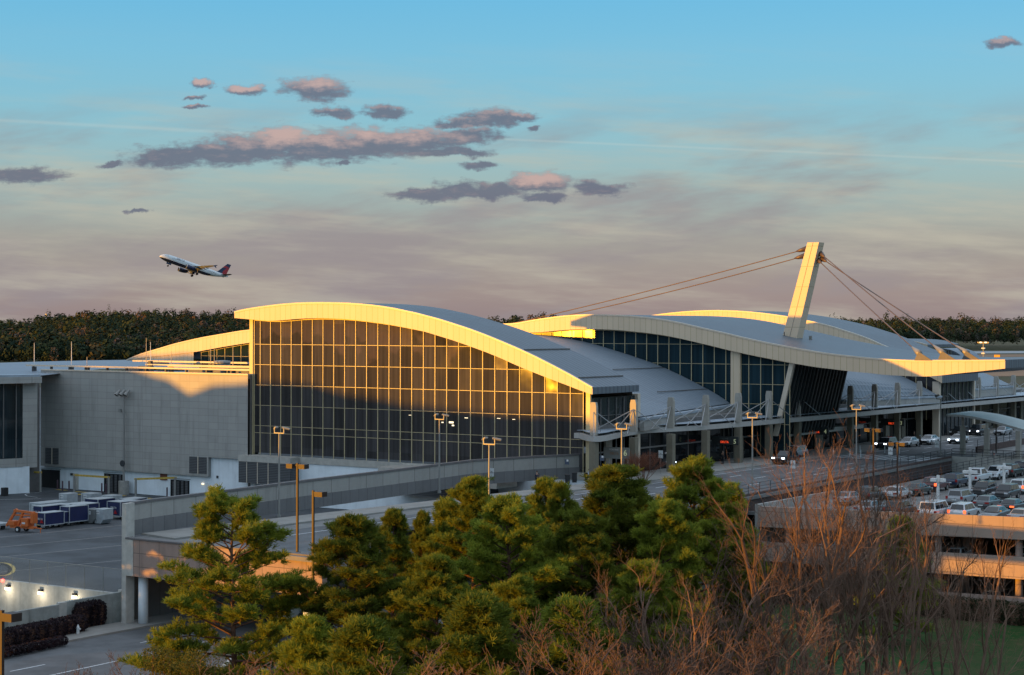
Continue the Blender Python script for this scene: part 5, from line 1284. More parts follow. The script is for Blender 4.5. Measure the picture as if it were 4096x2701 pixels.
for i, (x, y) in enumerate(((2268,1842),(2407,1829))):
    w = U(x+2, y, z=0); w = U(x+2, y, p=w.x) if False else None
for i, (x, y) in enumerate(((2268,1843),(2408,1828))):
    q_ = -5.9 if i == 0 else -6.4; w = U(x, y, Y=209 if i == 0 else 209.5); t = thing('wall_sign', w, ['blue grey smoking sign fixed on the parapet wall, left one','blue grey smoking sign fixed on the parapet wall nearer the hall corner'][i], 'sign', 'blue parapet signs')
    PT(t, MB().box(0,.05,-.25,.30,-.45,.15), 'board', mat('sign_blue',(.05,.07,.11),.5,var=0)); PT(t, MB().box(-.02,-.002,-.2,.05,-.1,.13), 'panel', M['plate'])
    w_ = MB().box(.05,.5,-.05,.05,-.1,0); PT(t, w_, 'bracket', M['pole'])
# delineator posts and bollards by the crosswalk
for i, (x, y0, y1) in enumerate(((3333,1797,1829),(3400,1797,1829),(3440,1775,1812),(3443,1800,1831),(3486,1778,1812),(3539,1783,1815),(3598,1782,1819),(3560,1806,1860))):
    if i == 7: continue
    w = U(x, y1, z=0); t = thing('delineator_post', w, 'slim white delineator post standing along the crosswalk edge', 'post', 'white delineator posts at the crosswalk')
    PT(t, MB().tube([(0,0,0),(0,0,1.1)], [.07,.055], 8), 'tube', M['plate']); PT(t, MB().tube([(0,0,0),(0,0,.06)], .16, 8), 'foot', M['ctrim'])
for i, (x, y1) in enumerate(((3124,1812),(3151,1806),(3442,1768),(3466,1765),(3560,1745),(3862,1725),(3890,1716),(3990,1705),(3575,1750))):
    w = U(x, y1, z=.15); t = thing('bollard', w, 'short grey bollard on the kerb under the canopy', 'bollard', 'kerb bollards under the canopy')
    PT(t, MB().tube([(0,0,0),(0,0,.95)], .11, 8), 'tube', M['pole']); PT(t, MB().tube([(0,0,.95),(0,0,1.0)], [.11,.04], 8), 'cap', M['pole'])
w = U(3976, 1834, z=0); t = thing('traffic_cone', w, 'orange traffic cone with white band by the canopy railing', 'cone'); PT(t, MB().tube([(0,0,.03),(0,0,.7)], [.17,.03], 10), 'cone', mat('cone_orange',(.5,.08,.03),.6,var=0)); PT(t, MB().tube([(0,0,.35),(0,0,.5)], [.12,.09], 10), 'band', M['plate']); PT(t, MB().box(-.2,.2,-.2,.2,0,.03), 'foot', M['ctrim'])
# lit ceiling lamps inside the hall, and lamps below the canopy
w = U(1812, 1693, p=-.03)
# ---------------------------------------------------------------- white walkway canopy
WC = thing('walkway_canopy', U(3900, 1832, z=0), 'white curved walkway canopy on square posts at the right edge', 'canopy')
pz = [(3786,1657),(3840,1659),(3900,1668),(3960,1681),(4020,1697),(4096,1718),(4180,1742)]
pb = [U(x, y, p=62.5) for x, y in pz]; wid = 9.0
top = MB(); A = [(v.x, v.y, v.z) for v in pb]; B = [(v.x+wid, v.y, v.z+.1) for v in pb]; top.strip(B, A); M['pale_roof'] = mat('pale_green_roofing', (.66,.72,.68), .5, var=.06)
top.build('roof', M['pale_roof'], WC, fix=False)
und = MB(); A2 = [(x, y, z-.30) for x, y, z in A]; B2 = [(x, y, z-.30) for x, y, z in B]; und.strip(A, A2); und.strip(A2, B2); und.strip(B2, B); und.quad(A[0], B[0], B2[0], A2[0]); und.build('edge_beam', M['canopy_edge'], WC, fix=False)
for x, yb in ((3851,1818),(3947,1832),(4074,1842)):
    w = U(x, yb, z=0); zt_ = interp([(v.y, v.z) for v in pb], w.y)-.4
    MB().box(w.x-.15,w.x+.15,w.y-.15,w.y+.15,2.6,zt_).build('post', M['mast'], WC); MB().box(w.x-.32,w.x+.32,w.y-.32,w.y+.32,0,4.0).build('post_casing', M['mast'], WC)
# ---------------------------------------------------------------- wall lamps (lit)
for i, (x, y) in enumerate(((35,2348),(166,2366),(302,2382))):
    w = U(x, y, p=-71.05); t = thing('wall_lamp', w, ['lit wall lamp nearest the left edge on the cream ramp wall','middle of the three lit wall lamps on the cream ramp wall','lit wall lamp at the right end of the cream ramp wall'][i], 'wall lamp', 'lit lamps on the ramp wall')
    PT(t, MB().box(-.22,.03,-.2,.2,-.02,.22), 'housing', M['ctrim']); PT(t, MB().box(-.30,-.03,-.17,.17,-.22,-.025), 'lens', M['lamp_on'])
    ld = bpy.data.lights.new('lamp_light', 'POINT'); ld.energy = 38; ld.color = (1,.86,.62); ld.shadow_soft_size = .15; lo = bpy.data.objects.new('lamp_light', ld); COL.objects.link(lo); lo.parent = t; lo.location = (-.95,0,-.35)
w = U(10, 2323, p=-71.05); tag(MB().tube([(w.x,w.y,w.z-.1),(w.x,w.y,w.z+.12)], .12, 8).build('obstruction_light', mat('red_lamp',(.5,.02,.02),.4,var=0,emit=(1,.05,.03),es=6)), 'small red obstruction light on the ramp wall at the left', 'lamp')
# glowing fixtures seen inside the hall glass sit just behind as small proud lamps
for (x, y, wd, hh, k) in ((1805,1690,.7,.22,'a'),(1812,1702,.35,.16,'b'),(1770,1690,.3,.12,'c'),(1865,1672,.5,.08,'d'),(1640,1661,.4,.05,'f'),(1995,1674,.5,.06,'g'),(2055,1678,.4,.06,'h')):
    w = U(x, y, p=-.02); o = MB().box(w.x-.01,w.x,w.y-wd/2,w.y+wd/2,w.z-hh/2,w.z+hh/2).build('interior_light', M['lamp_dim'], None); o.parent = gw
# ---------------------------------------------------------------- apron equipment
for i, (xa, ya0, ya1, xb, yb0, yb1) in enumerate(((60,1899,1962,162,1904,1968),(297,1919,1980,435,1925,1990),(543,1933,1998,700,1944,1992))):
    A = U(xa, ya1, z=-5.86); B = U(xb, yb1, z=-5.86); t = thing('height_bar', (0,0,0), ['yellow height bar on two steel posts at the left doors','yellow height bar in front of the pale personnel door','yellow height bar left of the bridge parapet'][i], 'height bar', 'yellow clearance bars'); h = 2.9
    t.location = A; B = B-A; A = Vector((0,0,0)); B.z = 0
    def PQ(mb, nm, m_): o = mb.build(nm, m_, None); o.parent = t
    for v in (A, B): PQ(MB().tube([v, v+Vector((0,0,h))], .16, 10), 'post', M['pole'])
    d = (B-A).normalized(); PQ(MB().obox((A+B)/2+Vector((0,0,h-.1)), d*((B-A).length/2+.2), Vector((-d.y,d.x,0))*.08, (0,0,.13)), 'bar', M['yline'])
for i, (x, y) in enumerate(((276,1962),(230,1958),(250,1963),(407,1972),(424,1975),(486,1975),(668,1990),(752,1988))):
    w = U(x, y, z=-5.86); t = thing('door_bollard', w, 'maroon guard bollard beside a loading door', 'bollard', 'maroon bollards by the loading doors'); PT(t, MB().tube([(0,0,0),(0,0,1.35)], .11, 8), 'post', mat('maroon',(.09,.05,.07),.6,var=0) if i == 0 else bpy.data.materials['maroon']); PT(t, MB().tube([(0,0,1.35),(0,0,1.42)], [.11,.03], 8), 'cap', bpy.data.materials['maroon'])
M['cnavy'] = mat('cart_navy', (.012,.018,.075), .5, var=.1); M['csil'] = mat('container_aluminium', (.42,.46,.48), .45, .3, var=.12, vs=2); M['cdk'] = mat('container_grey', (.16,.17,.17), .5, var=.1)
def cart(x, y, L, W, H, label, style, rz=0, lift=.45, word='DELTA'):
    w = U(x, y, z=-5.86); t = thing('baggage_cart' if style == 'cart' else 'cargo_container', (w.x, w.y, -5.86), label, 'baggage cart' if style == 'cart' else 'container', 'baggage carts and containers on the apron', rz)
    body = M['cnavy'] if style == 'cart' else (M['csil'] if style == 'pale' else M['cdk'])
    if style == 'cart':
        PT(t, MB().box(0.04,L-.04,-W/2+.04,W/2-.04,lift,H-.04), 'curtain_sides', body); PT(t, MB().box(0,L,-W/2,W/2,H-.06,H), 'roof', M['csil'])
        fr = MB()
        for a in (0, L): 
            for b in (-W/2, W/2): fr.box(a-.04,a+.04,b-.04,b+.04,lift,H)
            fr.box(a-.035,a+.035,-W/2,W/2,lift-.06,lift+.04)
        fr.box(0,L,-W/2-.035,-W/2+.03,lift-.06,lift+.04).box(0,L,W/2-.03,W/2+.035,lift-.06,lift+.04); PT(t, fr, 'frame', M['csil'])
        for a in (.45, L-.45):
            for b in (-W/2+.1, W/2-.1): PT(t, MB().tube([(a,b-.09,.25),(a,b+.09,.25)], .25, 10), 'wheel', M['tyre'])
        PT(t, MB().tube([(0,0,.4),(-.5,0,.5),(-.6,0,1.1)], .05, 5), 'tow_bar', M['yline'])
        o = text('lettering', word, (0,0,0), (math.radians(90),0,-math.pi/2), .34, M['plate'], None); o.parent = t; o.location = (-.045, 0, H-.75)
        PT(t, MB().prism([(-.62,lift+.25),(.0,lift+.25),(-.3,lift+.75)], -.05,-.041,'x'), 'red_flash', bpy.data.materials['red_paint'])
    else:
        PT(t, MB().prism([(-W/2+.5,.08),(W/2,.08),(W/2,H),(-W/2,H),(-W/2,.6)], 0, L, 'x'), 'shell', body, bevel=.03)
        PT(t, MB().box(-.012,-.002,-.05,.55,H-.62,H-.2), 'label_panel', M['plate']); PT(t, MB().box(-.02,-.003,W/2-.32,W/2-.26,.15,H-.1), 'edge_strip', M['cdk'])
        o = text('lettering', word, (0,0,0), (math.radians(90),0,-math.pi/2), .16, M['cnavy'], None); o.parent = t; o.location = (-.02, .25, H-.42)
for a in ((160,2116,3.0,1.6,1.9,'navy baggage cart directly right of the orange lift','cart'),(213,2108,3.0,1.45,1.75,'low navy cart second in the front row','cart'),(259,2103,3.0,1.6,2.3,'tall navy baggage cart third in the front row','cart'),
          (298,2096,3.2,1.6,2.35,'navy cart at the right end of the front row','cart'),(150,2080,4.5,1.6,1.7,'white topped cart behind the front row, left','cart'),(250,2075,4.2,1.7,1.75,'white topped cart behind the tall navy carts','cart'),
          (140,2060,4.5,2.2,1.5,'long low silver container row behind the carts','pale'),(251,2036,1.9,1.5,2.0,'tall silver container standing alone at the back','pale'),(328,2094,1.6,1.5,1.8,'silver container between the front carts and the grey one','pale'),
          (361,2096,1.6,1.5,1.75,'dull grey container in the middle of the front','grey'),(396,2098,1.6,1.5,1.85,'bright silver container right of the grey one','pale'),(365,2056,3.0,2.4,1.9,'navy cart with white frame behind the containers','cart'),
          (455,2078,3.4,2.3,2.2,'large navy cart nearest the bridge pier','cart'),(345,2022,1.8,2.0,1.6,'silver and blue container in the rear row, left','pale'),(428,2028,1.8,2.0,1.5,'silver container in the rear row, right','pale'),(500,2052,2.8,2.2,1.8,'navy cart half hidden behind the bridge pier','cart')):
    cart(*a)
# orange towable lift
w = U(88, 2128, z=-5.86); OR = mat('lift_orange', (.55,.13,.025), .5, var=.1); t = thing('towable_boom_lift', (w.x, w.y, -5.86), 'orange towable boom lift at the left of the baggage carts', 'boom lift', None, -math.pi/2+.15)
PT(t, MB().box(-1.5,1.9,-.35,.35,.45,.7), 'chassis', OR); PT(t, MB().box(.3,1.3,-.6,.6,.7,1.65), 'engine_box', OR, bevel=.04); PT(t, MB().box(-1.7,-.8,-.45,.45,.7,1.25), 'battery_box', OR, bevel=.04)
PT(t, MB().obox((-.2,0,1.5), (.35,0,.75), (0,.14,0), (-.1,0,.06)), 'lower_boom', OR); PT(t, MB().obox((-1.5,0,1.6), (.75,0,1.0), (0,.12,0), (-.1,0,.07)), 'upper_boom', OR)
PT(t, MB().obox((.35,.0,2.35), (1.5,0,-.08), (0,.13,0), (0,0,.13)), 'top_boom', OR); PT(t, MB().obox((.3,0,1.95), (1.3,0,.03), (0,.1,0), (0,0,.09)), 'jib', OR)
PT(t, MB().box(1.55,1.95,-.4,.4,1.1,2.3), 'basket', OR); PT(t, MB().tube([(1.9,0,.55),(2.9,0,.5)], .06, 6).tube([(2.7,0,.5),(2.7,0,.0)], .05, 6), 'tow_bar', OR)
for s in (-.75,.75): wh_ = PT(t, MB().tube([(0,s-.1,.36),(0,s+.1,.36)], .36, 14), 'wheel', M['tyre']); PT(wh_, MB().tube([(0,s-.11,.36),(0,s+.11,.36)], .17, 10), 'rim', M['plate'])
PT(t, MB().box(.5,.95,-.62,-.605,1.0,1.2), 'label_plate', M['plate'])
w = U(5, 2118, z=-5.86); t = thing('apron_trailer', (w.x, w.y, -5.86), 'low pale trailer with an orange guard rail cut by the left edge', 'trailer')
PT(t, MB().box(-1,1,-.6,1.8,.5,.75), 'bed', M['csil']); PT(t, MB().tube([(-1,-.6,.75),(-1,-.6,1.9),(-1,1.5,1.9)], .04, 5), 'guard_rail', OR); PT(t, MB().tube([(0,-.4,.28),(0,-.2,.28)], .28, 10), 'wheel', M['tyre'])
w = U(10, 1985, z=-5.86); tag(MB().box(w.x,w.x+.8,w.y-.3,w.y+.35,-5.86,-4.7).build('waste_bin', M['ctrim'], bevel=.03), 'black waste bin on the apron at the left edge', 'bin')
w = U(312, 2535, z=-7.2); t = thing('fire_hydrant', (w.x, w.y, -7.2), 'pale fire hydrant in front of the dark hedge', 'hydrant'); PT(t, MB().tube([(0,0,0),(0,0,.55),(0,0,.75)], [.13,.12,.04], 10), 'barrel', M['plate']); PT(t, MB().tube([(0,-.25,.4),(0,.25,.4)], .08, 8), 'side_caps', M['plate'])
# ---------------------------------------------------------------- vegetation
def leaf_mat(name, a, b, trans=.25, rough=.7, vs=.8):
    mt, T, B = newmat(name); g = T.node('ShaderNodeNewGeometry'); oi = T.node('ShaderNodeObjectInfo')
    n = T.noise(T.node('ShaderNodeTexCoord').outputs['Object'], vs, 4, .6)
    k = T.m('ADD', T.m('MULTIPLY', T.maprange(n, .35, .65), .6), T.m('MULTIPLY', g.outputs['Random Per Island'], .4))
    c = T.mix(k, a, b); rv = T.m('ADD', .7, T.m('MULTIPLY', oi.outputs['Random'], .6)); c = T.v('MULTIPLY', c, T.xyz(rv, rv, rv))
    T.l.new(c, B.inputs['Base Color']); B.inputs['Roughness'].default_value = rough; B.inputs['Specular IOR Level'].default_value = .25
    tl = T.node('ShaderNodeBsdfTranslucent'); T.l.new(c, tl.inputs['Color']); mx = T.node('ShaderNodeMixShader'); mx.inputs[0].default_value = trans
    T.l.new(B.outputs[0], mx.inputs[1]); T.l.new(tl.outputs[0], mx.inputs[2]); T.l.new(mx.outputs[0], T.n['Material Output'].inputs['Surface'])
    return mt
M['needle'] = leaf_mat('pine_needles', (.085,.125,.014), (.285,.305,.034), .45)
M['bark'] = mat('pine_bark', (.13,.065,.04), .9, var=.3, vs=3, bump=.5, bs=9)
M['twig'] = leaf_mat('bare_twigs', (.12,.070,.050), (.205,.128,.092), 0, .85)
M['redtwig'] = leaf_mat('red_shrub_twigs', (.15,.055,.035), (.22,.09,.05), 0, .85)
def needles(C, D, rng, n=20, L=.30, w=.026, spread=.75):
    """C (t,3) tuft centres, D (t,3) growth directions -> thin needle triangles fanning round each centre"""
    t = len(C); r = rng.randn(t, n, 3); r /= np.linalg.norm(r, axis=2, keepdims=True)
    d = D[:, None, :]*.85+r*spread; d /= np.linalg.norm(d, axis=2, keepdims=True)
    s = np.cross(d, rng.randn(t, n, 3)); s /= np.linalg.norm(s, axis=2, keepdims=True)
    ln = L*(.7+.5*rng.rand(t, n, 1)); base = C[:, None, :]+(D[:, None, :]*(rng.rand(t, n, 1)-.6)*.22)
    V = np.stack([base-s*w*.5, base+s*w*.5, base+d*ln+s*w*.35, base+d*ln-s*w*.35], axis=2).reshape(-1, 3)
    Fc = np.arange(len(V)).reshape(-1, 4); return V, Fc
def tubes(segs, k=3):
    """segs: list of (a, b, ra, rb); quads of k-sided tubes, vectorised"""
    A = np.array([s[0] for s in segs]); B_ = np.array([s[1] for s in segs]); ra = np.array([s[2] for s in segs]); rb = np.array([s[3] for s in segs])
    d = B_-A; d /= np.maximum(np.linalg.norm(d, axis=1, keepdims=True), 1e-6)
    ref = np.where(np.abs(d[:, 2:3]) < .9, np.array([[0, 0, 1.]]), np.array([[1., 0, 0]])); a = np.cross(d, ref); a /= np.linalg.norm(a, axis=1, keepdims=True); b = np.cross(a, d)
    V = []
    for P, r in ((A, ra), (B_, rb)):
        for j in range(k): t = 2*math.pi*j/k; V.append(P+(a*math.cos(t)+b*math.sin(t))*r[:, None])
    V = np.stack(V, 1).reshape(-1, 3); n = len(segs); o = np.arange(n)[:, None]*2*k
    Fc = np.concatenate([o+np.array([[j, (j+1) % k, k+(j+1) % k, k+j]]) for j in range(k)], 0); return V, Fc
def pine(seed, H=17.0, crown=.25, R=4.2, nb=52, dense=1.0, shape='full', tuftL=.30, leader=0):
    rng = np.random.RandomState(seed); segs = []; tr = []
    lean = rng.randn(2)*.25
    zs = np.linspace(0, H, 14); tx = np.cumsum(rng.randn(14)*.06)+lean[0]*zs/H; ty = np.cumsum(rng.randn(14)*.06)+lean[1]*zs/H
    rad = lambda z: .21*(H/17)*(1-z/H)**.8+.025
    for i in range(13): tr.append(((tx[i], ty[i], zs[i]), (tx[i+1], ty[i+1], zs[i+1]), rad(zs[i]), rad(zs[i+1])))
    C = []; D = []
    at = lambda z: np.array([np.interp(z, zs, tx), np.interp(z, zs, ty), z])
    def tuft_cluster(p, d, m, sp):
        for _ in range(m):
            o = rng.randn(3)*sp; o[2] = abs(o[2])*.8; C.append(p+o); dd = d*.5+o/(np.linalg.norm(o)+1e-6)*.8+np.array([0, 0, .55]); D.append(dd/np.linalg.norm(dd))
    for b in range(nb):
        f = (b+rng.rand()*.8)/nb; f = f**.9; z = H*(crown+(1-crown)*.985*f)
        if shape == 'full': Lb = R*(.50+.62*math.sin(math.pi*min(1, (1-f)*.86+.10)))*(.72+.5*rng.rand()); Lb *= (1-f)**.42 if f > .45 else (1-.15*rng.rand())*(.55**.42)
        elif shape == 'open': Lb = R*(1.05-.82*f**1.25)*(.6+.55*rng.rand())
        else: Lb = R*(1-f)**.6*(.7+.5*rng.rand())
        az = b*2.399+rng.randn()*.5; p = at(z); up = .10+.65*f+rng.randn()*.12
        d = np.array([math.cos(az), math.sin(az), up]); d /= np.linalg.norm(d)
        n = max(3, int(Lb/.55)); st = Lb/n; r0 = .018+.016*Lb
        pts = [p]
        for i in range(n):
            d = d+np.array([0, 0, .055 if i > n*.4 else -.05])+rng.randn(3)*.09; d /= np.linalg.norm(d); q = pts[-1]+d*st; segs.append((tuple(pts[-1]), tuple(q), r0*(1-i/n)+.012, r0*(1-(i+1)/n)+.012)); pts.append(q)
            fr = (i+1)/n
            if fr > (.28 if shape != 'open' else .42):
                for sgn in (-1, 1, 0):
                    if rng.rand() > .86*dense: continue
                    side = np.cross(d, [0, 0, 1]); side /= np.linalg.norm(side)+1e-6
                    sd = d*.7+side*sgn*(.9+.3*rng.rand())+np.array([0, 0, .25+.3*rng.rand()]); sd /= np.linalg.norm(sd)
                    ls = (.35+.75*rng.rand())*min(1.25, .45+Lb*.2)*(1.15-.5*fr); e = q+sd*ls
                    segs.append((tuple(q), tuple(e), .014, .009)); tuft_cluster(e, sd, int(4+4*rng.rand()), .17); tuft_cluster(q+sd*ls*.6, sd, 2, .12)
        tuft_cluster(pts[-1], d, 6, .20)
    tuft_cluster(at(H), np.array([0, 0, 1.]), 7, .16)
    V, Fc = needles(np.array(C), np.array(D), rng, n=20, L=tuftL, w=.034)
    return V, Fc, tubes(segs, 3), tubes(tr, 9), len(C)
PINES = {}
def make_pine(key, **k):
    V, Fc, (SV, SF), (TV, TF), n = pine(**k)
    t = thing('pine_tree', (0,0,0), '', '')
    tk = npmesh('trunk', TV, TF, M['bark'], t); npmesh('branches', SV, SF, M['bark'], t); npmesh('crown', V, Fc, M['needle'], t)
    PINES[key] = [t, True, k.get('H', 17.0)]
def put_pine(key, x, yt, Y, label, rz=0, sw=1.0, zb=-10.3):
    t, first, H = PINES[key]; w = U(x, yt, Y=Y); 
    if first: PINES[key][1] = False
    else: t = copy_tree(t)
    h = w.z-zb-.5; s = h/H; t.location = (w.x, w.y, zb); t.scale = (s*sw, s*sw, s); t.rotation_euler = (0, 0, rz)
    tag(t, label, 'pine tree', 'pines in front of the terminal')
make_pine('open', seed=11, H=17.0, crown=.24, R=5.2, nb=72, dense=1.05, shape='open')
make_pine('a', seed=3, H=17.0, crown=.10, R=4.3, nb=92, dense=1.1)
make_pine('b', seed=8, H=17.0, crown=.12, R=3.9, nb=88, dense=1.1)
make_pine('c', seed=21, H=17.0, crown=.15, R=3.6, nb=80, shape='cone', dense=1.1)
make_pine('s', seed=31, H=9.0, crown=.08, R=2.9, nb=50, shape='cone')
for a in [('open',948,1985,112,'tall lone pine with an open ragged crown left of the pine grove',1.4,1.12),
 ('a',1385,2062,112,'big rounded dark pine at the left end of the grove beside the brown lamps',0,1.12),
 ('c',1560,2028,134,'slim pine tip right behind the big rounded pine',.7,.9),
 ('c',1690,2036,140,'thin pine tip poking up in front of the road, second from the left',2.1,.7),
 ('s',1772,2008,143,'small sparse pine tip against the road by the parapet',1.1,.7,),
 ('b',1905,1898,133,'pine whose top stands below the white sign on the parapet',1.9,1.0),
 ('a',2050,1985,116,'broad yellow green pine in the middle of the grove',2.6,1.0),
 ('c',2168,1905,141,'pine top just below the standing person',.2,.9),
 ('c',2255,1925,138,'pine top below the litter bins',3.1,.8),
 ('b',2490,1856,126,'bright yellow green pine rising highest before the benches',.9,1.25),
 ('a',2330,2035,118,'pine filling the gap left of the bright yellow green pine',4.0,1.0),
 ('a',2785,1832,131,'dark pine at the right end of the grove before the trolleys',1.3,1.0),
 ('b',2660,1990,120,'pine in the hollow between the bright pine and the right end pine',2.2,1.0),
 ('c',2905,1925,139,'narrow dark pine at the edge of the bare trees',.5,.9),
 ('b',1735,2210,106,'dark shaded pine low in the grove behind the big rounded pine',5.0,1.0),
 ('s',1235,2470,104,'short bushy pine at the left foot of the big rounded pine',.3,.95),
 ('a',2060,2300,104,'lower pine in the foreground middle of the grove',.8,.95),
 ('b',2560,2230,108,'deep green pine below the bright one',3.6,1.05),
 ('s',1880,2395,98,'young pine low in the dark gap of the grove',2.0,1.1),
 ('s',2320,2410,99,'young pine at the bottom beside the bare bushes',4.4,1.1),
 ('c',2960,2160,123,'dark pine behind the bare twigs at the right',2.7,1.1),
 ('s',3590,2070,163,'dark green young pine before the garage behind the bare trees',1.0,1.0),
 ('s',1480,2480,100,'dark bushy pine low at the base of the big rounded pine',5.2,1.2),
 ]: put_pine(*a)
# unseen pines added outside the left of the frame to shade the bridge end
for i, (x, y, s_) in enumerate(((-112,22,.95),(-106,11.5,.80),(-124,32,1.1))):
    t = copy_tree(PINES['a'][0]); t.location = (x, y, -10.3); t.scale = (s_*1.1, s_*1.1, s_); t.rotation_euler = (0, 0, i*1.3)
    tag(t, ['unseen shade pine added outside the left frame edge','second unseen shade pine added outside the left edge','short unseen shade pine added outside the left edge by the ramp wall','tallest unseen shade pine added outside the left edge','unseen shade pine added nearest the lower road'][i], 'pine tree', 'pines in front of the terminal')
# bare trees
def bare(seed, H=18.0, stems=5, spread=.42, depth=5, r0=.14, vase=True, up=.35, kids=(3, 3, 3, 3, 3), seglen=None):
    rng = np.random.RandomState(seed); segs = []
    def grow(p, d, L, r, lv):
        n = 5 if lv == 0 else (4 if lv < 3 else 2); st = L/n; rr = r
        pts = [p]
        for i in range(n):
            d = d+rng.randn(3)*(.07 if lv == 0 else .13)+np.array([0, 0, up*.22]); d = d/np.linalg.norm(d); q = pts[-1]+d*st; r2 = max(.0065, rr*(.90 if lv < 2 else .80)); segs.append((tuple(pts[-1]), tuple(q), rr, r2)); pts.append(q); rr = r2
            if lv < depth and (i > 0 or lv > 0):
                k = kids[min(lv, len(kids)-1)]*(.5 if lv == 0 else .42)
                for _ in range(int(k)+(rng.rand() < k-int(k))):
                    ang = .38+.5*rng.rand(); ax = rng.randn(3); ax -= d*ax.dot(d); ax /= np.linalg.norm(ax)
                    nd = d*math.cos(ang)+ax*math.sin(ang); nd[2] += up*.4; nd /= np.linalg.norm(nd)
                    grow(q, nd, L*(.40+.24*rng.rand())*((1-.72*(i+1)/n)*1.25 if lv == 0 else .85), rr*.58, lv+1)
    for s in range(stems):
        az = 2*math.pi*s/stems+rng.randn()*.3; sp = spread*(.4+.9*rng.rand()); d = np.array([math.cos(az)*sp, math.sin(az)*sp, 1]); d /= np.linalg.norm(d)
        grow(np.array([math.cos(az)*.25, math.sin(az)*.25, 0]), d, H*(.72+.2*rng.rand()), r0*(.7+.5*rng.rand()), 0)
    zmax = float(np.percentile([s[1][2] for s in segs], 99.6))
    th = r0*.33; big = [s for s in segs if s[2] > th]; small = [s for s in segs if s[2] <= th]
    return tubes(big, 6), tubes(small, 3), zmax, len(segs)
BARE = {}
def make_bare(key, nm='bare_tree', m_='twig', **k):
    (bv, bf), (sv, sf), zm, n = bare(**k); t = thing(nm, (0,0,0), '', ''); npmesh('trunk', bv, bf, M[m_], t); npmesh('twigs', sv, sf, M[m_], t); BARE[key] = [t, True, zm]; print('bare', key, n)
def put_bare(key, x, yt, Y, label, rz=0, sw=1.0, zb=-10.3, cat='tree', group='bare winter trees'):
    t, first, H = BARE[key]; w = U(x, yt, Y=Y)
    if first: BARE[key][1] = False
    else: t = copy_tree(t)
    s = (w.z-zb)/H; t.location = (w.x, w.y, zb); t.scale = (s*sw, s*sw, s); t.rotation_euler = (0, 0, rz); tag(t, label, cat, group)
make_bare('v', seed=5, H=18, stems=8, spread=.34, depth=5, r0=.17, kids=(3.6,3.1,2.8,2.4,1.6))
make_bare('w', seed=9, H=16, stems=5, spread=.55, depth=4, r0=.16, kids=(3.1,3.0,3.0,2.7))
make_bare('x', seed=14, H=15, stems=3, spread=.30, depth=4, r0=.15, kids=(3.1,3.0,2.9,2.7))
make_bare('bush', nm='bare_bush', seed=17, H=7, stems=9, spread=.75, depth=4, r0=.06, kids=(3,3,3.2,3))
make_bare('red', nm='red_shrub', m_='redtwig', seed=23, H=4.2, stems=16, spread=.55, depth=3, r0=.03, kids=(4,4,4))
for a in [('v',3330,1745,121,'tallest bare tree with many upright stems in front of gate four',.3,1.0),
 ('v',3465,1858,128,'bare many stemmed tree just right of the tallest one',4.0,.85),
 ('x',3560,1790,135,'slender bare tree behind the tallest one, crossing the crosswalk',1.0,.9),
 ('x',3050,1905,120,'bare tree left of the tallest one, beside the dark pine',2.0,1.1),
 ('w',2760,2190,104,'bare tree with low arching limbs in front of the grove',.5,1.0),
 ('x',3625,1985,119,'slim bare tree in front of the parked cars',3.4,.75),
 ('x',3900,2090,116,'leaning bare tree against the orange lit parapet',4.2,.8),
 ('x',3120,2060,106,'bare tree in front of the left end of the garage',1.7,.9),

 ('x',3780,1950,122,'thin young bare tree between the roof lamps',.9,.55),
 ('bush',2460,2370,98,'reddish bare bush at the foot of the pines, left one',0,1.3),
 ('bush',2800,2440,96,'reddish bare bush in the bottom middle right',1.9,1.4),
 ('bush',3120,2500,95,'bare bush under the tallest bare tree',3.0,1.4),
 ('bush',3470,2560,98,'bare bush at the edge of the lawn',4.1,1.1),
 ('bush',2620,2520,92,'low bare bush at the bottom edge right of the pines',5.0,1.4),
 ('bush',1330,2630,93,'low brown bush under the big rounded pine',2.3,1.4),
 ('bush',1560,2625,94,'low brown bush at the bottom centre left',1.2,1.3),
 ('bush',620,2590,108,'low twiggy bush left of the lone pine trunk',3.3,1.0),
 ('bush',2210,2560,93,'low brown bush at the bottom centre',.6,1.3),
 ]: put_bare(*a, cat='bush' if a[0] == 'bush' else 'tree', group='bare bushes' if a[0] == 'bush' else 'bare winter trees')
w = U(2572, 1925, z=.15)
put_bare('red', 2572, 1808, (w-Vector(tuple(CAM))).dot(Vector(tuple(FW))), 'rust red leafless shrub beside the board numbered 6', .4, 1.25, .1, 'shrub', 'planted shrubs')
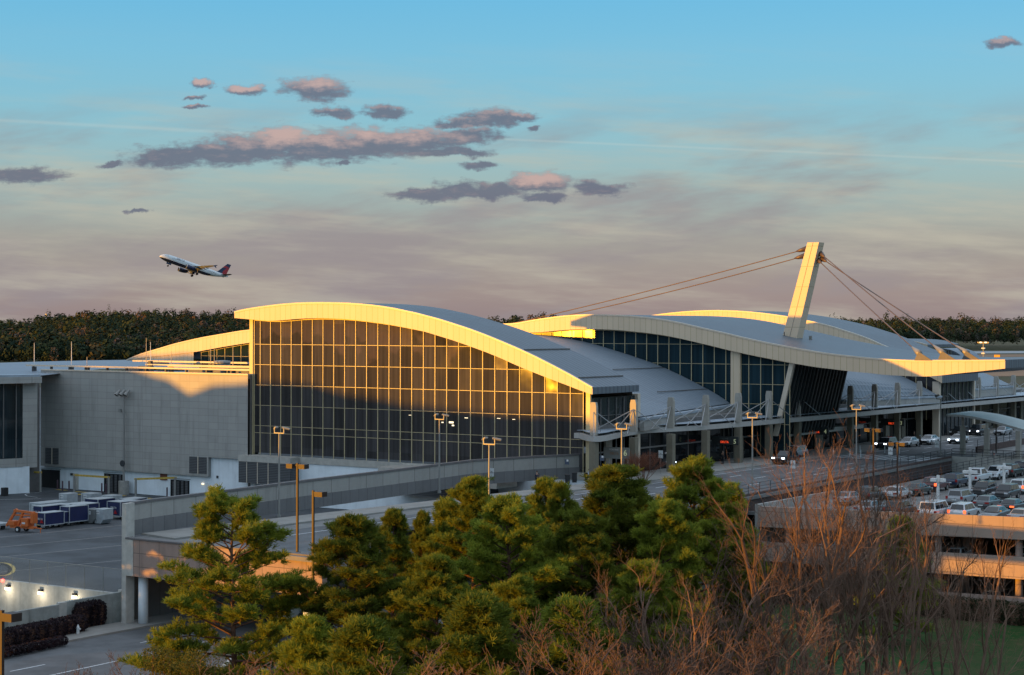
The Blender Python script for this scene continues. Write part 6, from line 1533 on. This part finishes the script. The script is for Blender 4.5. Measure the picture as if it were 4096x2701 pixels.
# leafy masses: hedges
def leafy(name, boxes, n, m_, label, cat, size=.11, group=None):
    rng = np.random.RandomState(len(name)+n); Cs = []
    tot = sum(b[3]*b[4]*b[5] for b in boxes)
    for (x, y, z, rx, ry, rz_) in boxes:
        k = int(n*rx*ry*rz_/tot); v = rng.randn(k, 3); v /= np.linalg.norm(v, axis=1, keepdims=True); v = np.sign(v)*np.abs(v)**.75; r = .80+.22*rng.rand(k, 1)
        r += .07*np.sin(v[:, :1]*7+x)*np.cos(v[:, 1:2]*9+y); Cs.append(np.array([[x, y, z]])+v*r*np.array([[rx, ry, rz_]]))
    C = np.concatenate(Cs); k = len(C); a = rng.randn(k, 3); a /= np.linalg.norm(a, axis=1, keepdims=True); b = np.cross(a, rng.randn(k, 3)); b /= np.linalg.norm(b, axis=1, keepdims=True); s = size*(.6+.8*rng.rand(k, 1))
    V = np.stack([C-a*s, C+b*s*.5, C+a*s, C-b*s*.5], 1).reshape(-1, 3); Fc = np.arange(len(V)).reshape(-1, 4)
    base = C.mean(0); base[2] = min(b_[2]-b_[5] for b_ in boxes)
    t = thing(name, tuple(base), label, cat, group); npmesh('foliage', V-base, Fc, m_, t)
    core = MB()
    for (x, y, z, rx, ry, rz_) in boxes:
        if rx < .78: core.tube([(x, y, z-2.5), (x, y, z)], [.05, .02], 5); continue
        core.obox((x, y, z-rz_*.1), (rx*.6,0,0), (0,ry*.6,0), (0,0,rz_*.75))
    core.build('inner_branches', M['bark'], t)
    return t
M['darkleaf'] = leaf_mat('dark_red_leaves', (.014,.009,.012), (.034,.018,.025), .1); M['evergreen'] = leaf_mat('evergreen_leaves', (.022,.034,.012), (.05,.055,.018), .15)
def row(x0, y0, x1, y1, n, r, h, z):
    A = U(x0, y0, z=z); B = U(x1, y1, z=z); return [(A.x+(B.x-A.x)*i/(n-1), A.y+(B.y-A.y)*i/(n-1), z+h*.5, r, r, h*.6) for i in range(n)]
leafy('hedge', row(330,2508,385,2497,3,.8,1.9,-7.2), 9000, M['darkleaf'], 'dark rounded hedge block at the right of the low hedge', 'hedge', .08, 'dark hedges by the retaining wall')
leafy('hedge', row(20,2585,300,2525,8,.95,1.25,-7.2), 20000, M['darkleaf'], 'long low dark hedge along the stained retaining wall', 'hedge', .08, 'dark hedges by the retaining wall')
leafy('hedge', row(20,2625,240,2578,6,.6,.6,-7.2), 9000, M['darkleaf'], 'low ground hugging shrubs beside the lower road', 'hedge', .07, 'dark hedges by the retaining wall')
def prow(q0, q1, n, r, h, p): return [(p+.3*math.sin(i*2.1), q0+(q1-q0)*i/(n-1), -10.2+h*.5, r, r*1.1, h*.62) for i in range(n)]
leafy('hedge', prow(-44,-68,16,1.1,1.9,-13.2), 34000, M['evergreen'], 'clipped dark green hedge along the foot of the garage at the right', 'hedge', .09, 'garage hedges')
leafy('hedge', prow(-29,-43,9,1.2,2.3,-13.6), 16000, M['evergreen'], 'rough dark shrubs at the foot of the garage behind the bare trees', 'hedge', .10, 'garage hedges')
wa, wb, wc = U(640, 2590, Y=106), U(790, 2630, Y=105), U(900, 2660, Y=104); rb_ = np.random.RandomState(3); leafy('evergreen_bush', [(wa.x+rb_.randn()*.5, wa.y+rb_.uniform(-4.6,1.2), wa.z-1.3+rb_.uniform(-1.2,.9), .45+.3*rb_.rand(), .5+.3*rb_.rand(), .4+.35*rb_.rand()) for _ in range(34)], 12000, leaf_mat('yellowish_leaves', (.05,.06,.012), (.14,.125,.02), .35), 'yellowish broadleaf bush in the bottom left foreground', 'bush', .065)
# undergrowth beneath the grove so that no bare ground shows between trunks
rng = np.random.RandomState(77)
bx = []
for i in range(60):
    x = rng.uniform(1250, 3000); yb = rng.uniform(2560, 2760); w = U(x, yb, z=-10.2); bx.append((w.x, w.y, -9.6, 2.0, 2.0, 1.0+rng.rand()))
t = leafy('undergrowth', bx, 40000, leaf_mat('undergrowth_leaves', (.03,.022,.012), (.07,.045,.022), .1), None, None, .14); t['kind'] = 'stuff'; t['label'] = 'brown and green undergrowth beneath the pine grove'
# grass blades catch the light on the lawn: short tufts near the garage
# ---------------------------------------------------------------- far forest
def forest(name, lim, nrows, Y0, Y1, zg0, zg1, dens, m_, label, hz=(11, 22), seed=1, hill=None, cr=4.3):
    rng = np.random.RandomState(seed); P = []
    for i in range(nrows):
        Y = Y0+(Y1-Y0)*(i/nrows)**1.3; xl, xr = (lim[0]-2048)/F*Y, (lim[1]-2048)/F*Y; n = int((xr-xl)/dens)
        xs = np.linspace(xl, xr, max(2, n))+rng.randn(max(2, n))*1.8
        for x in xs:
            yy = Y+rng.randn()*6; f = (yy-Y0)/(Y1-Y0); px = x/yy*F+2048
            zg_ = zg0+(zg1-zg0)*max(0, min(1, f))**.9*(hill(px) if hill else 1); h = rng.uniform(*hz)*(1.0 if rng.rand() > .06 else 1.22); P.append((*(CAM+FW*yy+RT*x)[:2], zg_, h, cr*(.55+.9*rng.rand()**1.5)))
    P = np.array(P); n = len(P); m = 84
    # crown of small leaf clumps spread through an egg shaped volume
    v = rng.randn(n, m, 3); v /= np.linalg.norm(v, axis=2, keepdims=True); v[:, :, 2] = v[:, :, 2]*.9; v *= (.62+.45*rng.rand(n, m, 1))
    C = np.stack([P[:, 0], P[:, 1], P[:, 2]+P[:, 3]*.72], 1)[:, None, :]+v*np.stack([P[:, 4], P[:, 4], P[:, 3]*.34], 1)[:, None, :]
    s = (P[:, 4]*.19)[:, None, None]*(.6+.8*rng.rand(n, m, 1)); a = v/np.linalg.norm(v, axis=2, keepdims=True)+rng.randn(n, m, 3)*.22; u = np.cross(a, rng.randn(n, m, 3)); u /= np.linalg.norm(u, axis=2, keepdims=True); w = np.cross(a, u); w /= np.linalg.norm(w, axis=2, keepdims=True)
    V = np.stack([C-u*s, C-w*s, C+u*s, C+w*s], 2)
    tone = rng.rand(n)
    me_v = V.reshape(-1, 3); Fc = np.arange(len(me_v)).reshape(-1, 4)
    o = npmesh(name, me_v, Fc, m_); at = o.data.attributes.new('tone', 'FLOAT', 'FACE'); at.data.foreach_set('value', np.repeat(tone, m).astype(np.float32))
    tag(o, label, kind='stuff'); print(name, n); return o
mt, T, B = newmat('forest_crowns'); at = T.node('ShaderNodeAttribute', attribute_name='tone'); g = T.node('ShaderNodeNewGeometry')
c = T.ramp(at.outputs['Fac'], [(0, (.018,.030,.021)), (.45, (.030,.044,.024)), (.80, (.052,.062,.026)), (.88, (.075,.060,.040)), (.95, (.10,.07,.055)), (1, (.07,.065,.055))])
kk = T.m('ADD', .88, T.m('MULTIPLY', g.outputs['Random Per Island'], .24)); T.l.new(T.v('MULTIPLY', c, T.xyz(kk, kk, kk)), B.inputs['Base Color']); B.inputs['Roughness'].default_value = .95; B.inputs['Specular IOR Level'].default_value = .05
M['forest'] = mt
hl = lambda px: float(np.interp(px, [-200, 0, 130, 250, 420, 700, 950, 1100], [.66, .62, .66, .86, .96, 1.0, .93, .9]))
forest('forest', (-180, 1120), 50, 1150, 1750, -13, 12.5, 6.2, M['forest'], 'dark pine and bare hardwood forest covering the rise behind the wing', seed=2, hill=hl)
forest('forest', (1960, 2340), 16, 1500, 1700, -4, 9, 6.5, M['forest'], 'small patch of forest seen between the hall roofs', seed=3, hill=lambda px: float(np.interp(px, [1960,2040,2120,2200,2260,2340], [.9,.95,1.05,1.05,.75,.7])))
forest('forest', (3180, 4300), 26, 1830, 2300, -8, 6.5, 6.6, M['forest'], 'distant forest along the far side of the airfield', seed=4, hz=(17, 25), hill=lambda px: float(np.interp(px, [3200,3500,3700,3900,4100], [.9,.95,1.05,1.0,1.0])))
mb = MB()
for (x0, x1, Y, z) in ((-200, 1150, 1800, 14), (1900, 2400, 1760, 8)):
    A = CAM+FW*Y+RT*((x0-2048)/F*Y); B2 = CAM+FW*Y+RT*((x1-2048)/F*Y); A1 = CAM+FW*1100+RT*((x0-2048)/F*1100); B1 = CAM+FW*1100+RT*((x1-2048)/F*1100)
    mb.quad((A1[0], A1[1], -12), (B1[0], B1[1], -12), (B2[0], B2[1], z), (A[0], A[1], z))
structure(mb.build('hills_and_shade_ridge', M['field'], fix=False))  # rising ground under the far forest
